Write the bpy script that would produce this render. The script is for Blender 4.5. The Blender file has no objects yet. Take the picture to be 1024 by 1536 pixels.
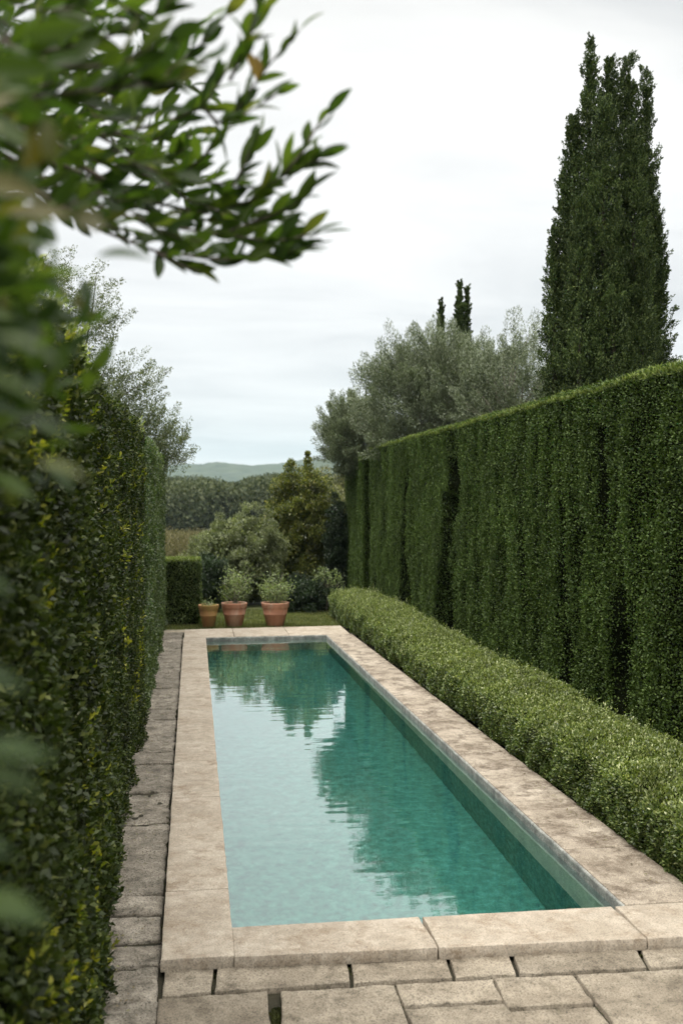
import bpy, math, numpy as np
from mathutils import Vector, Matrix

S = bpy.context.scene
COL = S.collection
R = math.radians
rng = np.random.default_rng(7)

# ------------------------------------------------------------------ camera numbers
F_PX, YAW, PITCH, CAM_H = 1600.0, R(7.9), R(-0.82), 1.95
fw = np.array([math.sin(YAW)*math.cos(PITCH), math.cos(YAW)*math.cos(PITCH), math.sin(PITCH)])
rt = np.array([math.cos(YAW), -math.sin(YAW), 0.0])
up = np.cross(rt, fw)
CAM = np.array([0, 0, CAM_H])
def ray(x, y): return fw + rt*(x-512)/F_PX - up*(y-768)/F_PX
def on_z(x, y, z=0.0):
    d = ray(x, y); return CAM + d*(z-CAM_H)/d[2]
def at_y(x, y, Y):
    d = ray(x, y); return CAM + d*Y/d[1]
def at_d(x, y, dist): return CAM + ray(x, y)*dist

# ------------------------------------------------------------------ noise
def _h(i, j, k, s):
    n = (i*374761393 + j*668265263 + k*2147483647 + s*1274126177) & 0xFFFFFFFF
    n = ((n ^ (n >> 13))*1274126177) & 0xFFFFFFFF
    n = (n ^ (n >> 16)) & 0xFFFFFFFF
    return n.astype(np.float64)/4294967295.0
def vn(P, sc=(1, 1, 1), seed=0):
    """value noise 0..1"""
    P = np.asarray(P, float)*np.asarray(sc, float)
    f0 = np.floor(P); t = P-f0; t = t*t*(3-2*t); I = f0.astype(np.int64)
    out = 0
    for a in (0, 1):
        for b in (0, 1):
            for c in (0, 1):
                w = (t[:, 0] if a else 1-t[:, 0])*(t[:, 1] if b else 1-t[:, 1])*(t[:, 2] if c else 1-t[:, 2])
                out = out + w*_h(I[:, 0]+a, I[:, 1]+b, I[:, 2]+c, seed)
    return out
def fbm(P, sc=(1, 1, 1), seed=0, o=3):
    r = 0; a = 1; t = 0; sc = np.asarray(sc, float)
    for k in range(o):
        r = r + a*vn(P, sc*2**k, seed+k*17); t += a; a *= .5
    return r/t
def unit(v): return v/np.maximum(np.linalg.norm(v, axis=-1, keepdims=True), 1e-9)

# ------------------------------------------------------------------ mesh helpers
def mesh(name, V, F, mat, parent=None, smooth=False):
    """F: (n,k) int array, or list of lists"""
    me = bpy.data.meshes.new(name)
    V = np.asarray(V, np.float32)
    if isinstance(F, np.ndarray):
        n, k = F.shape
        me.vertices.add(len(V)); me.vertices.foreach_set('co', V.ravel())
        me.loops.add(n*k); me.loops.foreach_set('vertex_index', F.astype(np.int32).ravel())
        me.polygons.add(n); me.polygons.foreach_set('loop_start', np.arange(0, n*k, k, dtype=np.int32))
        me.update(calc_edges=True)
    else:
        me.from_pydata([tuple(map(float, v)) for v in V], [], [list(map(int, f)) for f in F])
    if smooth:
        me.polygons.foreach_set('use_smooth', np.ones(len(me.polygons), bool))
    me.materials.append(mat)
    o = bpy.data.objects.new(name, me); COL.objects.link(o)
    if parent is not None:
        o.parent = parent
        o.matrix_parent_inverse = Matrix.Translation(-Vector(parent.location))
    return o
def thing(name, label, cat, loc=(0, 0, 0), group=None):
    o = bpy.data.objects.new(name, None); COL.objects.link(o); o.location = [float(c) for c in loc]
    o.empty_display_size = .1
    return tag(o, label, cat, group)
def tag(o, label, cat, group=None):
    o['label'] = label; o['category'] = cat
    if group: o['group'] = group
    return o
def kind(o, k): o['kind'] = k; return o

class MB:
    def __init__(s): s.V = []; s.Q = []; s.n = 0
    def add(s, V, Q):
        V = np.asarray(V, float); s.V.append(V); s.Q.append(np.asarray(Q)+s.n); s.n += len(V)
    def build(s, name, mat, parent=None, smooth=False):
        return mesh(name, np.vstack(s.V), np.vstack(s.Q), mat, parent, smooth)
    def tube(s, pts, rad, k=7):
        pts = np.asarray(pts, float); n = len(pts)
        rad = np.broadcast_to(np.asarray(rad, float), (n,)) if np.ndim(rad) else np.full(n, rad)
        T = np.gradient(pts, axis=0); T = unit(T)
        a = np.array([0.31, .77, .2]); A = unit(np.cross(T, a)); B = np.cross(T, A)
        th = np.arange(k)*2*math.pi/k
        ring = (A[:, None]*np.cos(th)[None, :, None] + B[:, None]*np.sin(th)[None, :, None])*rad[:, None, None]+pts[:, None]
        V = ring.reshape(-1, 3)
        Q = [[i*k+j, i*k+(j+1) % k, (i+1)*k+(j+1) % k, (i+1)*k+j] for i in range(n-1) for j in range(k)]
        s.add(V, Q)

def leaf_quads(P, D, N, L, W, fold=.25):
    """one folded four-point leaf per row"""
    D = unit(D); B = unit(np.cross(D, N)); N = np.cross(B, D)
    L = np.asarray(L).reshape(-1, 1)*np.ones((len(P), 1)); W = np.asarray(W).reshape(-1, 1)*np.ones((len(P), 1))
    base = P; tip = P+D*L
    mid = P+D*L*.48+N*W*fold
    l = mid+B*W*.5; r = mid-B*W*.5
    V = np.stack([base, l, tip, r], 1).reshape(-1, 3)
    Q = np.arange(len(P)*4).reshape(-1, 4)
    return V, Q
def foliage(name, P, D, N, L, W, mat, parent=None, fold=.25):
    V, Q = leaf_quads(P, D, N, L, W, fold)
    return mesh(name, V, Q, mat, parent)
def big_leaves(mb, P, D, N, L, W, curl):
    """shaped near leaves: 7 stations x 3 points"""
    D = unit(D); B = unit(np.cross(D, N)); N = np.cross(B, D)
    n = len(P); L = np.asarray(L)[:, None]; W = np.asarray(W)[:, None]; curl = np.asarray(curl)[:, None]
    st = np.array([0, .1, .28, .5, .72, .9, 1.0]); wd = np.array([.06, .42, .86, 1.0, .78, .34, .02])
    rows = []
    for t, w in zip(st, wd):
        c = P+D*L*t-N*curl*L*t*t
        rows += [c+B*W*.5*w+N*W*.16*w, c, c-B*W*.5*w+N*W*.16*w]
    V = np.stack(rows, 1).reshape(-1, 3)
    q = []
    for i in range(6):
        q += [[i*3, i*3+1, i*3+4, i*3+3], [i*3+1, i*3+2, i*3+5, i*3+4]]
    q = np.array(q)
    Q = (q[None]+(np.arange(n)*21)[:, None, None]).reshape(-1, 4)
    mb.add(V, Q)
def rdir(n): return unit(rng.normal(size=(n, 3)))

# ------------------------------------------------------------------ materials
def new_mat(name):
    m = bpy.data.materials.new(name); m.use_nodes = True
    nt = m.node_tree; nt.nodes.clear()
    out = nt.nodes.new('ShaderNodeOutputMaterial')
    return m, nt, out
def nd(nt, t, **kw):
    n = nt.nodes.new(t)
    for k, v in kw.items():
        if k in n.inputs: n.inputs[k].default_value = v
        else: setattr(n, k, v)
    return n
def ramp(nt, stops, interp='LINEAR'):
    n = nt.nodes.new('ShaderNodeValToRGB'); n.color_ramp.interpolation = interp
    e = n.color_ramp.elements
    while len(e) < len(stops): e.new(.5)
    for el, (p, c) in zip(e, stops):
        el.position = p; el.color = (*c, 1) if len(c) == 3 else c
    return n
def mixc(nt, fac, a, b, mode='MIX'):
    n = nt.nodes.new('ShaderNodeMix'); n.data_type = 'RGBA'; n.blend_type = mode
    for i, v in ((0, fac), (6, a), (7, b)):
        if isinstance(v, (int, float)): n.inputs[i].default_value = v
        elif isinstance(v, tuple): n.inputs[i].default_value = (*v, 1)
        else: nt.links.new(v, n.inputs[i])
    return n.outputs[2]
def noise(nt, scale, detail=4, rough=.55, vec=None, dist=0):
    n = nd(nt, 'ShaderNodeTexNoise', Scale=scale, Detail=detail, Roughness=rough, Distortion=dist)
    if vec is not None: nt.links.new(vec, n.inputs['Vector'])
    return n
def coords(nt, scale=None):
    tc = nt.nodes.new('ShaderNodeTexCoord')
    if scale is None: return tc.outputs['Object']
    mp = nt.nodes.new('ShaderNodeMapping'); mp.inputs['Scale'].default_value = scale
    nt.links.new(tc.outputs['Object'], mp.inputs[0]); return mp.outputs[0]

def leaf_mat(name, stops, clump=2.5, trans=.35, rough=.45, spec=.4, clump_lo=.6, clump_hi=1.25):
    """per-leaf colour from the random-per-island value, varied between clumps"""
    m, nt, out = new_mat(name)
    g = nt.nodes.new('ShaderNodeNewGeometry')
    rp = ramp(nt, stops); nt.links.new(g.outputs['Random Per Island'], rp.inputs[0])
    nz = noise(nt, clump, 3, .6, coords(nt))
    mr = nd(nt, 'ShaderNodeMapRange'); nt.links.new(nz.outputs[0], mr.inputs[0])
    mr.inputs[1].default_value = .3; mr.inputs[2].default_value = .7; mr.inputs[3].default_value = clump_lo; mr.inputs[4].default_value = clump_hi
    c = mixc(nt, 1.0, rp.outputs[0], mr.outputs[0], 'MULTIPLY')
    p = nd(nt, 'ShaderNodeBsdfPrincipled', Roughness=rough); p.inputs['Specular IOR Level'].default_value = spec
    nt.links.new(c, p.inputs['Base Color'])
    t = nt.nodes.new('ShaderNodeBsdfTranslucent')
    c2 = mixc(nt, 1.0, c, (1.25, 1.35, .5), 'MULTIPLY'); nt.links.new(c2, t.inputs[0])
    mx = nd(nt, 'ShaderNodeMixShader'); mx.inputs[0].default_value = trans
    nt.links.new(p.outputs[0], mx.inputs[1]); nt.links.new(t.outputs[0], mx.inputs[2])
    nt.links.new(mx.outputs[0], out.inputs[0])
    return m
def plain_mat(name, c1, c2, scale=8, rough=.85, bump=.3, bdist=.01, spec=.3, detail=6, vscale=None, bscale=None):
    m, nt, out = new_mat(name)
    v = coords(nt, vscale)
    n1 = noise(nt, scale, detail, .6, v)
    rp = ramp(nt, [(.32, c1), (.68, c2)]); nt.links.new(n1.outputs[0], rp.inputs[0])
    p = nd(nt, 'ShaderNodeBsdfPrincipled', Roughness=rough); p.inputs['Specular IOR Level'].default_value = spec
    nt.links.new(rp.outputs[0], p.inputs['Base Color'])
    n2 = noise(nt, bscale or scale*3, 8, .65, v)
    b = nd(nt, 'ShaderNodeBump', Strength=bump, Distance=bdist)
    nt.links.new(n2.outputs[0], b.inputs['Height']); nt.links.new(b.outputs[0], p.inputs['Normal'])
    nt.links.new(p.outputs[0], out.inputs[0])
    return m
def stone_mat(name, base, dark, light, stain, stain_lo, stain_hi, speck, rough=.8, bump=.5, bdist=.006, blotch=2.2, moss=None):
    m, nt, out = new_mat(name)
    v = coords(nt)
    big = noise(nt, blotch, 8, .68, v, .15)
    c = ramp(nt, [(.3, dark), (.5, base), (.72, light)]); nt.links.new(big.outputs[0], c.inputs[0])
    col = c.outputs[0]
    mid = noise(nt, 14, 6, .7, v, .3)
    r2 = ramp(nt, [(.35, (.80, .79, .77)), (.65, (1.12, 1.12, 1.11))]); nt.links.new(mid.outputs[0], r2.inputs[0])
    col = mixc(nt, 1.0, col, r2.outputs[0], 'MULTIPLY')
    # each slab a slightly different tone
    g = nt.nodes.new('ShaderNodeNewGeometry')
    r5 = ramp(nt, [(0, (.84, .83, .81)), (1, (1.1, 1.09, 1.07))]); nt.links.new(g.outputs['Random Per Island'], r5.inputs[0])
    col = mixc(nt, 1.0, col, r5.outputs[0], 'MULTIPLY')
    st = noise(nt, 6, 10, .78, v, .2)
    r3 = ramp(nt, [(stain_lo, (0, 0, 0)), (stain_hi, (1, 1, 1))]); nt.links.new(st.outputs[0], r3.inputs[0])
    col = mixc(nt, r3.outputs[0], col, stain)
    sp = noise(nt, 120, 3, .7, v)
    r4 = ramp(nt, [(.34, (speck, speck, speck)), (.5, (1, 1, 1)), (.75, (1.15, 1.15, 1.15))]); nt.links.new(sp.outputs[0], r4.inputs[0])
    col = mixc(nt, 1.0, col, r4.outputs[0], 'MULTIPLY')
    if moss:
        ms = noise(nt, 9, 6, .7, v)
        r6 = ramp(nt, [(.6, (0, 0, 0)), (.75, (.7, .7, .7))]); nt.links.new(ms.outputs[0], r6.inputs[0])
        col = mixc(nt, r6.outputs[0], col, moss)
    pt = noise(nt, 55, 5, .8, v)
    r7 = ramp(nt, [(.30, (.42, .38, .33)), (.40, (1, 1, 1))]); nt.links.new(pt.outputs[0], r7.inputs[0])
    col = mixc(nt, 1.0, col, r7.outputs[0], 'MULTIPLY')
    p = nd(nt, 'ShaderNodeBsdfPrincipled', Roughness=rough); p.inputs['Specular IOR Level'].default_value = .35
    nt.links.new(col, p.inputs['Base Color'])
    nb = noise(nt, 40, 9, .7, v)
    b = nd(nt, 'ShaderNodeBump', Strength=bump, Distance=bdist)
    nt.links.new(nb.outputs[0], b.inputs['Height'])
    nt.links.new(b.outputs[0], p.inputs['Normal']); nt.links.new(p.outputs[0], out.inputs[0])
    return m

M = {}
M['coping'] = stone_mat('limestone coping', (.355, .312, .256), (.265, .228, .18), (.43, .388, .33), (.215, .168, .118), .48, .64, .62, bump=.9, bdist=.007, blotch=3.0)
M['coping_worn'] = stone_mat('weathered limestone coping', (.32, .278, .225), (.22, .185, .145), (.42, .375, .315), (.115, .088, .062), .45, .60, .40, bump=.8, bdist=.006)
M['paver'] = stone_mat('old paving stone', (.255, .222, .175), (.165, .138, .105), (.34, .302, .245), (.095, .078, .055), .48, .66, .35, rough=.9, bump=.9, bdist=.010, moss=(.085, .075, .04))
M['rough'] = stone_mat('rough split stone', (.29, .262, .22), (.165, .148, .122), (.39, .36, .31), (.08, .07, .052), .46, .66, .18, rough=.95, bump=1.0, bdist=.02, moss=(.06, .07, .025), blotch=5)
M['soil'] = plain_mat('damp soil and moss', (.012, .010, .006), (.030, .027, .014), 14, .95, .6, .01)
M['band'] = stone_mat('grey waterline stone', (.25, .26, .245), (.14, .15, .145), (.40, .41, .39), (.09, .10, .095), .50, .68, .55, rough=.6, bump=1.0, bdist=.012, blotch=9)
M['bark'] = plain_mat('bark', (.05, .04, .03), (.14, .12, .09), 20, .9, .7, .01)
M['bark_dark'] = plain_mat('dark bark', (.025, .02, .014), (.06, .05, .035), 20, .95, .7, .01)
M['bark_pale'] = plain_mat('pale olive bark', (.16, .14, .11), (.34, .31, .26), 14, .9, .7, .01)
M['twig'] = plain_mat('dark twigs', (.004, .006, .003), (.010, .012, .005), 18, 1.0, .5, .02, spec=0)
M['terrain'] = plain_mat('meadow and woodland ground', (.014, .026, .012), (.036, .050, .022), .05, .95, 0, .1)
M['lawn'] = plain_mat('lawn soil', (.07, .09, .03), (.12, .13, .055), 9, .95, .5, .01)
M['gravel'] = stone_mat('fine gravel', (.30, .26, .2), (.2, .17, .13), (.4, .36, .3), (.12, .1, .07), .5, .7, .5, bump=1, bdist=.01)

G = lambda a, b, c: (a, b, c)
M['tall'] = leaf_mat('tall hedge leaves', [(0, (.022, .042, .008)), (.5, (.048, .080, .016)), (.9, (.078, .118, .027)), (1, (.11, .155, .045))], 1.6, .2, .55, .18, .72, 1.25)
M['tall_top'] = leaf_mat('pale hedge top leaves', [(0, (.07, .11, .02)), (.6, (.14, .18, .045)), (1, (.24, .28, .09))], 3, .3)  # paler than the leaves on the hedge faces
M['low'] = leaf_mat('box hedge leaves', [(0, (.06, .09, .018)), (.45, (.15, .195, .055)), (.85, (.29, .335, .13)), (1, (.46, .48, .25))], 4, .35, .42, .5, .7, 1.25)  # paler copy: light on the low hedge's top put into the colour
M['low_side'] = leaf_mat('shaded box hedge leaves', [(0, (.030, .055, .011)), (.5, (.070, .108, .025)), (.9, (.14, .18, .055)), (1, (.26, .30, .12))], 4, .3, .42, .4, .65, 1.25)  # darker copy: shade of the low hedge's side put into the colour
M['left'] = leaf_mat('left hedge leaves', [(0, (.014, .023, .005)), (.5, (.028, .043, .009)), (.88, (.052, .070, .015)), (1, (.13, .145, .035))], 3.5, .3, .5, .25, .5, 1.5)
M['left_far'] = leaf_mat('left hedge lit leaves', [(0, (.03, .052, .017)), (.5, (.06, .095, .028)), (1, (.14, .18, .07))], 5, .35, .4, .5, .7, 1.25)  # stronger light on the far stretch put into its leaf colour
M['yellow'] = leaf_mat('yellow new growth', [(0, (.08, .12, .015)), (.5, (.17, .20, .02)), (1, (.36, .34, .045))], 4, .45, .4, .4)
M['young'] = leaf_mat('olive ochre young leaves', [(0, (.05, .06, .012)), (1, (.12, .095, .018))], 3, .4, .5, .3)
M['white'] = leaf_mat('pale blossom', [(0, (.55, .55, .45)), (1, (.8, .78, .72))], 4, .3, .6, .3)
M['cypress'] = leaf_mat('cypress sprays', [(0, (.015, .029, .007)), (.5, (.042, .069, .019)), (1, (.11, .14, .042))], 2.5, .12, .6, .2, .65, 1.4)
M['olive'] = leaf_mat('olive leaves', [(0, (.06, .078, .04)), (.5, (.115, .142, .078)), (1, (.25, .285, .19))], 2, .12, .5, .4, .75, 1.25)
M['olive_dark'] = leaf_mat('loose oak leaves', [(0, (.045, .062, .028)), (.5, (.09, .115, .055)), (1, (.19, .21, .12))], 2, .35, .45, .4, .8, 1.2)
M['shrub_grey'] = leaf_mat('grey green shrub', [(0, (.055, .072, .03)), (.5, (.12, .145, .065)), (1, (.26, .285, .16))], 3, .3)
M['shrub_dark'] = leaf_mat('bronze evergreen shrub', [(0, (.026, .040, .008)), (.5, (.080, .10, .020)), (.9, (.19, .20, .045)), (1, (.30, .26, .08))], 2.2, .3, .4, .5, .55, 1.5)
M['shrub_pale'] = leaf_mat('pale bush', [(0, (.07, .08, .035)), (.5, (.14, .15, .07)), (1, (.26, .25, .13))], 2, .3)
M['deep'] = leaf_mat('deep green bush', [(0, (.008, .018, .006)), (.6, (.018, .034, .012)), (1, (.05, .08, .035))], 3, .25)
M['clipped'] = leaf_mat('small clipped hedge leaves', [(0, (.028, .048, .012)), (.5, (.065, .10, .028)), (1, (.20, .25, .09))], 4, .3)
M['potplant'] = leaf_mat('pot plant leaves', [(0, (.09, .13, .05)), (.5, (.19, .24, .11)), (1, (.36, .42, .24))], 6, .4)
M['laurel'] = leaf_mat('laurel leaves', [(0, (.018, .036, .009)), (.5, (.038, .068, .014)), (.93, (.070, .105, .022)), (1, (.10, .105, .028))], 3, .5, .45, .2, .75, 1.3)
M['autumn'] = leaf_mat('ochre leaf', [(0, (.22, .13, .03)), (1, (.34, .22, .06))], 3, .45)
M['litter'] = leaf_mat('dry fallen leaves', [(0, (.06, .045, .02)), (.5, (.14, .10, .04)), (1, (.16, .17, .05))], 3, .1)
M['mossy'] = leaf_mat('joint moss', [(0, (.02, .025, .008)), (.7, (.05, .055, .015)), (1, (.10, .11, .03))], 6, .1)
M['wood'] = leaf_mat('distant wood leaves', [(0, (.028, .038, .017)), (.5, (.050, .062, .028)), (1, (.095, .105, .055))], .08, .2, .7, .1, .7, 1.35)
M['scrub'] = leaf_mat('dry scrub', [(0, (.075, .07, .038)), (.5, (.125, .115, .062)), (1, (.20, .18, .11))], .8, .25, .7, .1)
M['grass'] = leaf_mat('grass blades', [(0, (.06, .09, .02)), (.6, (.13, .15, .045)), (1, (.22, .21, .09))], 2, .35)

# terracotta
def terracotta(name, a, b, patina, lo, hi):
    m, nt, out = new_mat(name); v = coords(nt)
    n1 = noise(nt, 7, 5, .6, v); rp = ramp(nt, [(.3, a), (.7, b)]); nt.links.new(n1.outputs[0], rp.inputs[0])
    n2 = noise(nt, 5, 6, .7, coords(nt, (1, 1, .35)), .5); r2 = ramp(nt, [(lo, (0, 0, 0)), (hi, (1, 1, 1))]); nt.links.new(n2.outputs[0], r2.inputs[0])
    c = mixc(nt, r2.outputs[0], rp.outputs[0], patina)
    p = nd(nt, 'ShaderNodeBsdfPrincipled', Roughness=.8); nt.links.new(c, p.inputs[0])
    n3 = noise(nt, 60, 6, .6, v); bp = nd(nt, 'ShaderNodeBump', Strength=.4, Distance=.004)
    nt.links.new(n3.outputs[0], bp.inputs['Height']); nt.links.new(bp.outputs[0], p.inputs['Normal'])
    nt.links.new(p.outputs[0], out.inputs[0]); return m
M['terra'] = terracotta('terracotta', (.30, .135, .08), (.42, .21, .13), (.46, .36, .28), .50, .74)
M['terra_old'] = terracotta('mossy terracotta', (.27, .13, .05), (.36, .19, .085), (.24, .17, .045), .42, .62)

# pool plaster
m, nt, out = new_mat('teal pool plaster')
v = coords(nt)
vo = nd(nt, 'ShaderNodeTexVoronoi', Scale=19); vo.feature = 'SMOOTH_F1'
wn = noise(nt, 3.5, 3, .6, v); 
wv = nt.nodes.new('ShaderNodeMix'); wv.data_type = 'VECTOR'; wv.inputs[0].default_value = .22
nt.links.new(v, wv.inputs[4]); nt.links.new(wn.outputs[1], wv.inputs[5])
nt.links.new(wv.outputs[1], vo.inputs['Vector'])
a = noise(nt, 15, 9, .76, v, .2)
rp = ramp(nt, [(.36, (.024, .13, .108)), (.5, (.045, .205, .168)), (.64, (.09, .30, .25))]); nt.links.new(a.outputs[0], rp.inputs[0])
r2 = ramp(nt, [(0, (.7, .73, .73)), (.45, (1.15, 1.12, 1.1))]); nt.links.new(vo.outputs['Distance'], r2.inputs[0])
c = mixc(nt, .8, rp.outputs[0], r2.outputs[0], 'MULTIPLY')
bl = noise(nt, 9, 3, .5, v); r3 = ramp(nt, [(.24, (.5, .55, .55)), (.31, (1, 1, 1))]); nt.links.new(bl.outputs[0], r3.inputs[0])
c = mixc(nt, 1.0, c, r3.outputs[0], 'MULTIPLY')
p = nd(nt, 'ShaderNodeBsdfPrincipled', Roughness=.8); nt.links.new(c, p.inputs[0]); nt.links.new(p.outputs[0], out.inputs[0])
M['basin'] = m

M['pale_plaster'] = plain_mat('pale pool plaster', (.38, .46, .36), (.54, .60, .48), 6, .8, .2, .004)

# water
m, nt, out = new_mat('pool water')
v1 = coords(nt, (1.5, 5.5, 1)); v2 = coords(nt, (5, 17, 1)); v3 = coords(nt, (.5, .35, 1))
n1 = noise(nt, 1, 1, .4, v1, .4); n2 = noise(nt, 1, 2, .5, v2, .4); n3 = noise(nt, 1, 2, .5, v3)
mul = nd(nt, 'ShaderNodeMath', operation='MULTIPLY'); nt.links.new(n2.outputs[0], mul.inputs[0]); nt.links.new(n3.outputs[0], mul.inputs[1])
ad = nd(nt, 'ShaderNodeMath', operation='MULTIPLY_ADD'); nt.links.new(mul.outputs[0], ad.inputs[0]); ad.inputs[1].default_value = .30; nt.links.new(n1.outputs[0], ad.inputs[2])
bp = nd(nt, 'ShaderNodeBump', Strength=1.0, Distance=.0019); nt.links.new(ad.outputs[0], bp.inputs['Height'])
gl = nd(nt, 'ShaderNodeBsdfGlass', Roughness=0.0, IOR=1.33); gl.inputs[0].default_value = (.86, 1.0, 1.0, 1)
gs = nd(nt, 'ShaderNodeBsdfGlossy', Roughness=0.0); gs.inputs[0].default_value = (1, 1, 1, 1)
fr = nd(nt, 'ShaderNodeFresnel', IOR=2.1)
for n in (gl, gs, fr): nt.links.new(bp.outputs[0], n.inputs['Normal'])
geo = nt.nodes.new('ShaderNodeNewGeometry')
inv = nd(nt, 'ShaderNodeMath', operation='SUBTRACT'); inv.inputs[0].default_value = 1; nt.links.new(geo.outputs['Backfacing'], inv.inputs[1])
k = nd(nt, 'ShaderNodeMath', operation='MULTIPLY'); nt.links.new(fr.outputs[0], k.inputs[0]); nt.links.new(inv.outputs[0], k.inputs[1]); k.use_clamp = True
mx = nt.nodes.new('ShaderNodeMixShader'); nt.links.new(k.outputs[0], mx.inputs[0]); nt.links.new(gl.outputs[0], mx.inputs[1]); nt.links.new(gs.outputs[0], mx.inputs[2])
nt.links.new(mx.outputs[0], out.inputs[0])
M['water'] = m

# ------------------------------------------------------------------ terrain
def terrain_h(X, Y):
    def ss(a, b, t): t = np.clip((t-a)/(b-a), 0, 1); return t*t*(3-2*t)
    h = -3.0*ss(24, 60, Y)-3.5*ss(60, 150, Y)-22*ss(230, 600, Y)
    P = np.stack([X, Y, np.zeros_like(X)], 1)
    h = h+ss(60, 200, np.abs(Y)+0*X)*1.2*(fbm(P, (.02, .02, 1), 3)-.5)*2
    # far ridge
    crest = np.interp(X, [-1500, -300, -60, -18, 30, 83, 140, 200, 400, 900, 2500], [70, 50, 42, 43, 45, 44, 50, 56, 66, 95, 60])
    h = h+(crest+30)*np.exp(-((Y-1500)/260.)**2)
    # nearer ridge on the right
    cr2 = np.interp(X, [-1500, 20, 50, 84, 112, 125, 160, 300, 900], [0, 0, 12, 40, 48, 50, 54, 70, 80])
    h = h+(cr2)*1.0*np.exp(-((Y-900)/160.)**2)*1.28
    far = ss(500, 800, Y)
    h = h+far*5*(fbm(P, (.012, .02, 1), 9, 3)-.5)*2+far*3*(fbm(P, (.09, .09, 1), 22, 3)-.5)*2
    return h
xs = np.unique(np.concatenate([np.linspace(-2500, -120, 30), np.arange(-120, -20, 5.), np.arange(-20, -4, 2.), np.array([-4, -2, -1, -.5, .1, 2.05, 3, 4, 6, 8]), np.arange(10, 300, 4.), np.linspace(300, 2500, 25)]))
ys = np.unique(np.concatenate([np.linspace(-300, -5, 8), np.array([0, 2, 4.6, 14.85, 16, 18, 20]), np.arange(22, 64, 2.), np.arange(64, 240, 6.), np.linspace(240, 600, 16), np.arange(600, 1700, 8.), np.linspace(1700, 3600, 14)]))
gx, gy = np.meshgrid(xs, ys); X = gx.ravel(); Y = gy.ravel()
Z = terrain_h(X, Y)-.045
nx, ny = len(xs), len(ys)
i, j = np.meshgrid(np.arange(nx-1), np.arange(ny-1)); i = i.ravel(); j = j.ravel()
Q = np.stack([j*nx+i, j*nx+i+1, (j+1)*nx+i+1, (j+1)*nx+i], 1)
cx = (xs[i]+xs[i+1])/2; cy = (ys[j]+ys[j+1])/2
keep = ~((cx > .1) & (cx < 2.05) & (cy > 4.6) & (cy < 14.85))
kind(mesh('ground', np.stack([X, Y, Z], 1), Q[keep], M['terrain'], smooth=True), 'structure')

# lawn, path
def sheet(name, quad, z, mat, n=2):
    V = [(q[0], q[1], z) for q in quad]
    return kind(mesh(name, V, [[0, 1, 2, 3]], mat), 'structure')
sheet('garden_bed', [(-3, -3), (8, -3), (8, 4.6), (-3, 4.6)], -.024, M['soil'])
sheet('planting_bed', [(2.2, 4.604), (8, 4.604), (8, 22), (2.2, 22)], -.030, M['soil'])
sheet('path_bed', [(-3, 4.604), (.1, 4.604), (.1, 15.6), (-3, 15.6)], -.016, M['soil'])
sheet('lawn', [(-3, 15.95), (2.196, 15.95), (2.196, 19.5), (-3, 19.5)], -.024, M['lawn'])
sheet('gravel_path', [(-3, 15.3), (2.196, 15.3), (2.196, 15.946), (-3, 15.946)], -.020, M['gravel'])
n = 42000
P = np.stack([rng.uniform(-1.5, 2.4, n), 15.97+2.6*rng.random(n)**1.2, np.full(n, -.024)], 1)
gd = np.stack([rng.normal(0, .35, n), rng.normal(0, .35, n), np.ones(n)], 1)
o = foliage('grass', P, gd, rdir(n), .022+.03*rng.random(n), .006, M['grass']); kind(o, 'stuff'); tag(o, 'short lawn grass behind the terracotta pots', 'grass')

# ------------------------------------------------------------------ stone slabs
def slab(mb, quad, ztop, thick, res=.04, amp=.003, jit=.006, rnd=.012, seed=0, nscale=9):
    q = np.array([[p[0], p[1]] for p in quad], float)   # order: x0y0, x1y0, x1y1, x0y1
    lu = np.linalg.norm(q[1]-q[0]); lv = np.linalg.norm(q[3]-q[0])
    nu = max(4, int(lu/res)+2); nv = max(4, int(lv/res)+2)
    def ax(n, l):
        t = np.linspace(0, 1, n); e = min(.3, rnd/l)
        return np.unique(np.concatenate([[0, e*.3, e], np.clip(t[1:-1], e*1.3, 1-e*1.3), [1-e, 1-e*.3, 1]]))
    u = ax(nu, lu); v = ax(nv, lv); nu, nv = len(u), len(v)
    U, W = np.meshgrid(u, v); U = U.ravel(); W = W.ravel()
    xy = ((1-U)*(1-W))[:, None]*q[0]+(U*(1-W))[:, None]*q[1]+(U*W)[:, None]*q[2]+((1-U)*W)[:, None]*q[3]
    ed = np.minimum(np.minimum(U, 1-U)*lu, np.minimum(W, 1-W)*lv)
    P3 = np.stack([xy[:, 0], xy[:, 1], np.full(len(U), seed*3.3)], 1)
    k = np.clip(1-ed/.05, 0, 1)[:, None]
    xy = xy+k*jit*2*(np.stack([fbm(P3, (11, 11, 1), 5, 2), fbm(P3, (11, 11, 1), 8, 2)], 1)-.5)
    t = np.clip(1-ed/rnd, 0, 1)
    z = ztop-rnd*.55*t*t+amp*2*(fbm(P3, (nscale, nscale, 1), 31, 3)-.5)
    V = np.concatenate([xy, z[:, None]], 1)
    I = np.arange(nu*nv).reshape(nv, nu)
    Qs = [np.stack([I[:-1, :-1], I[:-1, 1:], I[1:, 1:], I[1:, :-1]], -1).reshape(-1, 4)]
    ring = np.concatenate([I[0, :], I[1:, -1], I[-1, -2::-1], I[-2:0:-1, 0]])
    low = V[ring].copy(); low[:, 2] = ztop-thick
    nr = len(ring); base = len(V); V = np.vstack([V, low]); a = np.arange(nr)
    Qs.append(np.stack([ring, base+a, base+(a+1) % nr, ring[(a+1) % nr]], 1))
    mb.add(V, np.vstack(Qs))

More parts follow.
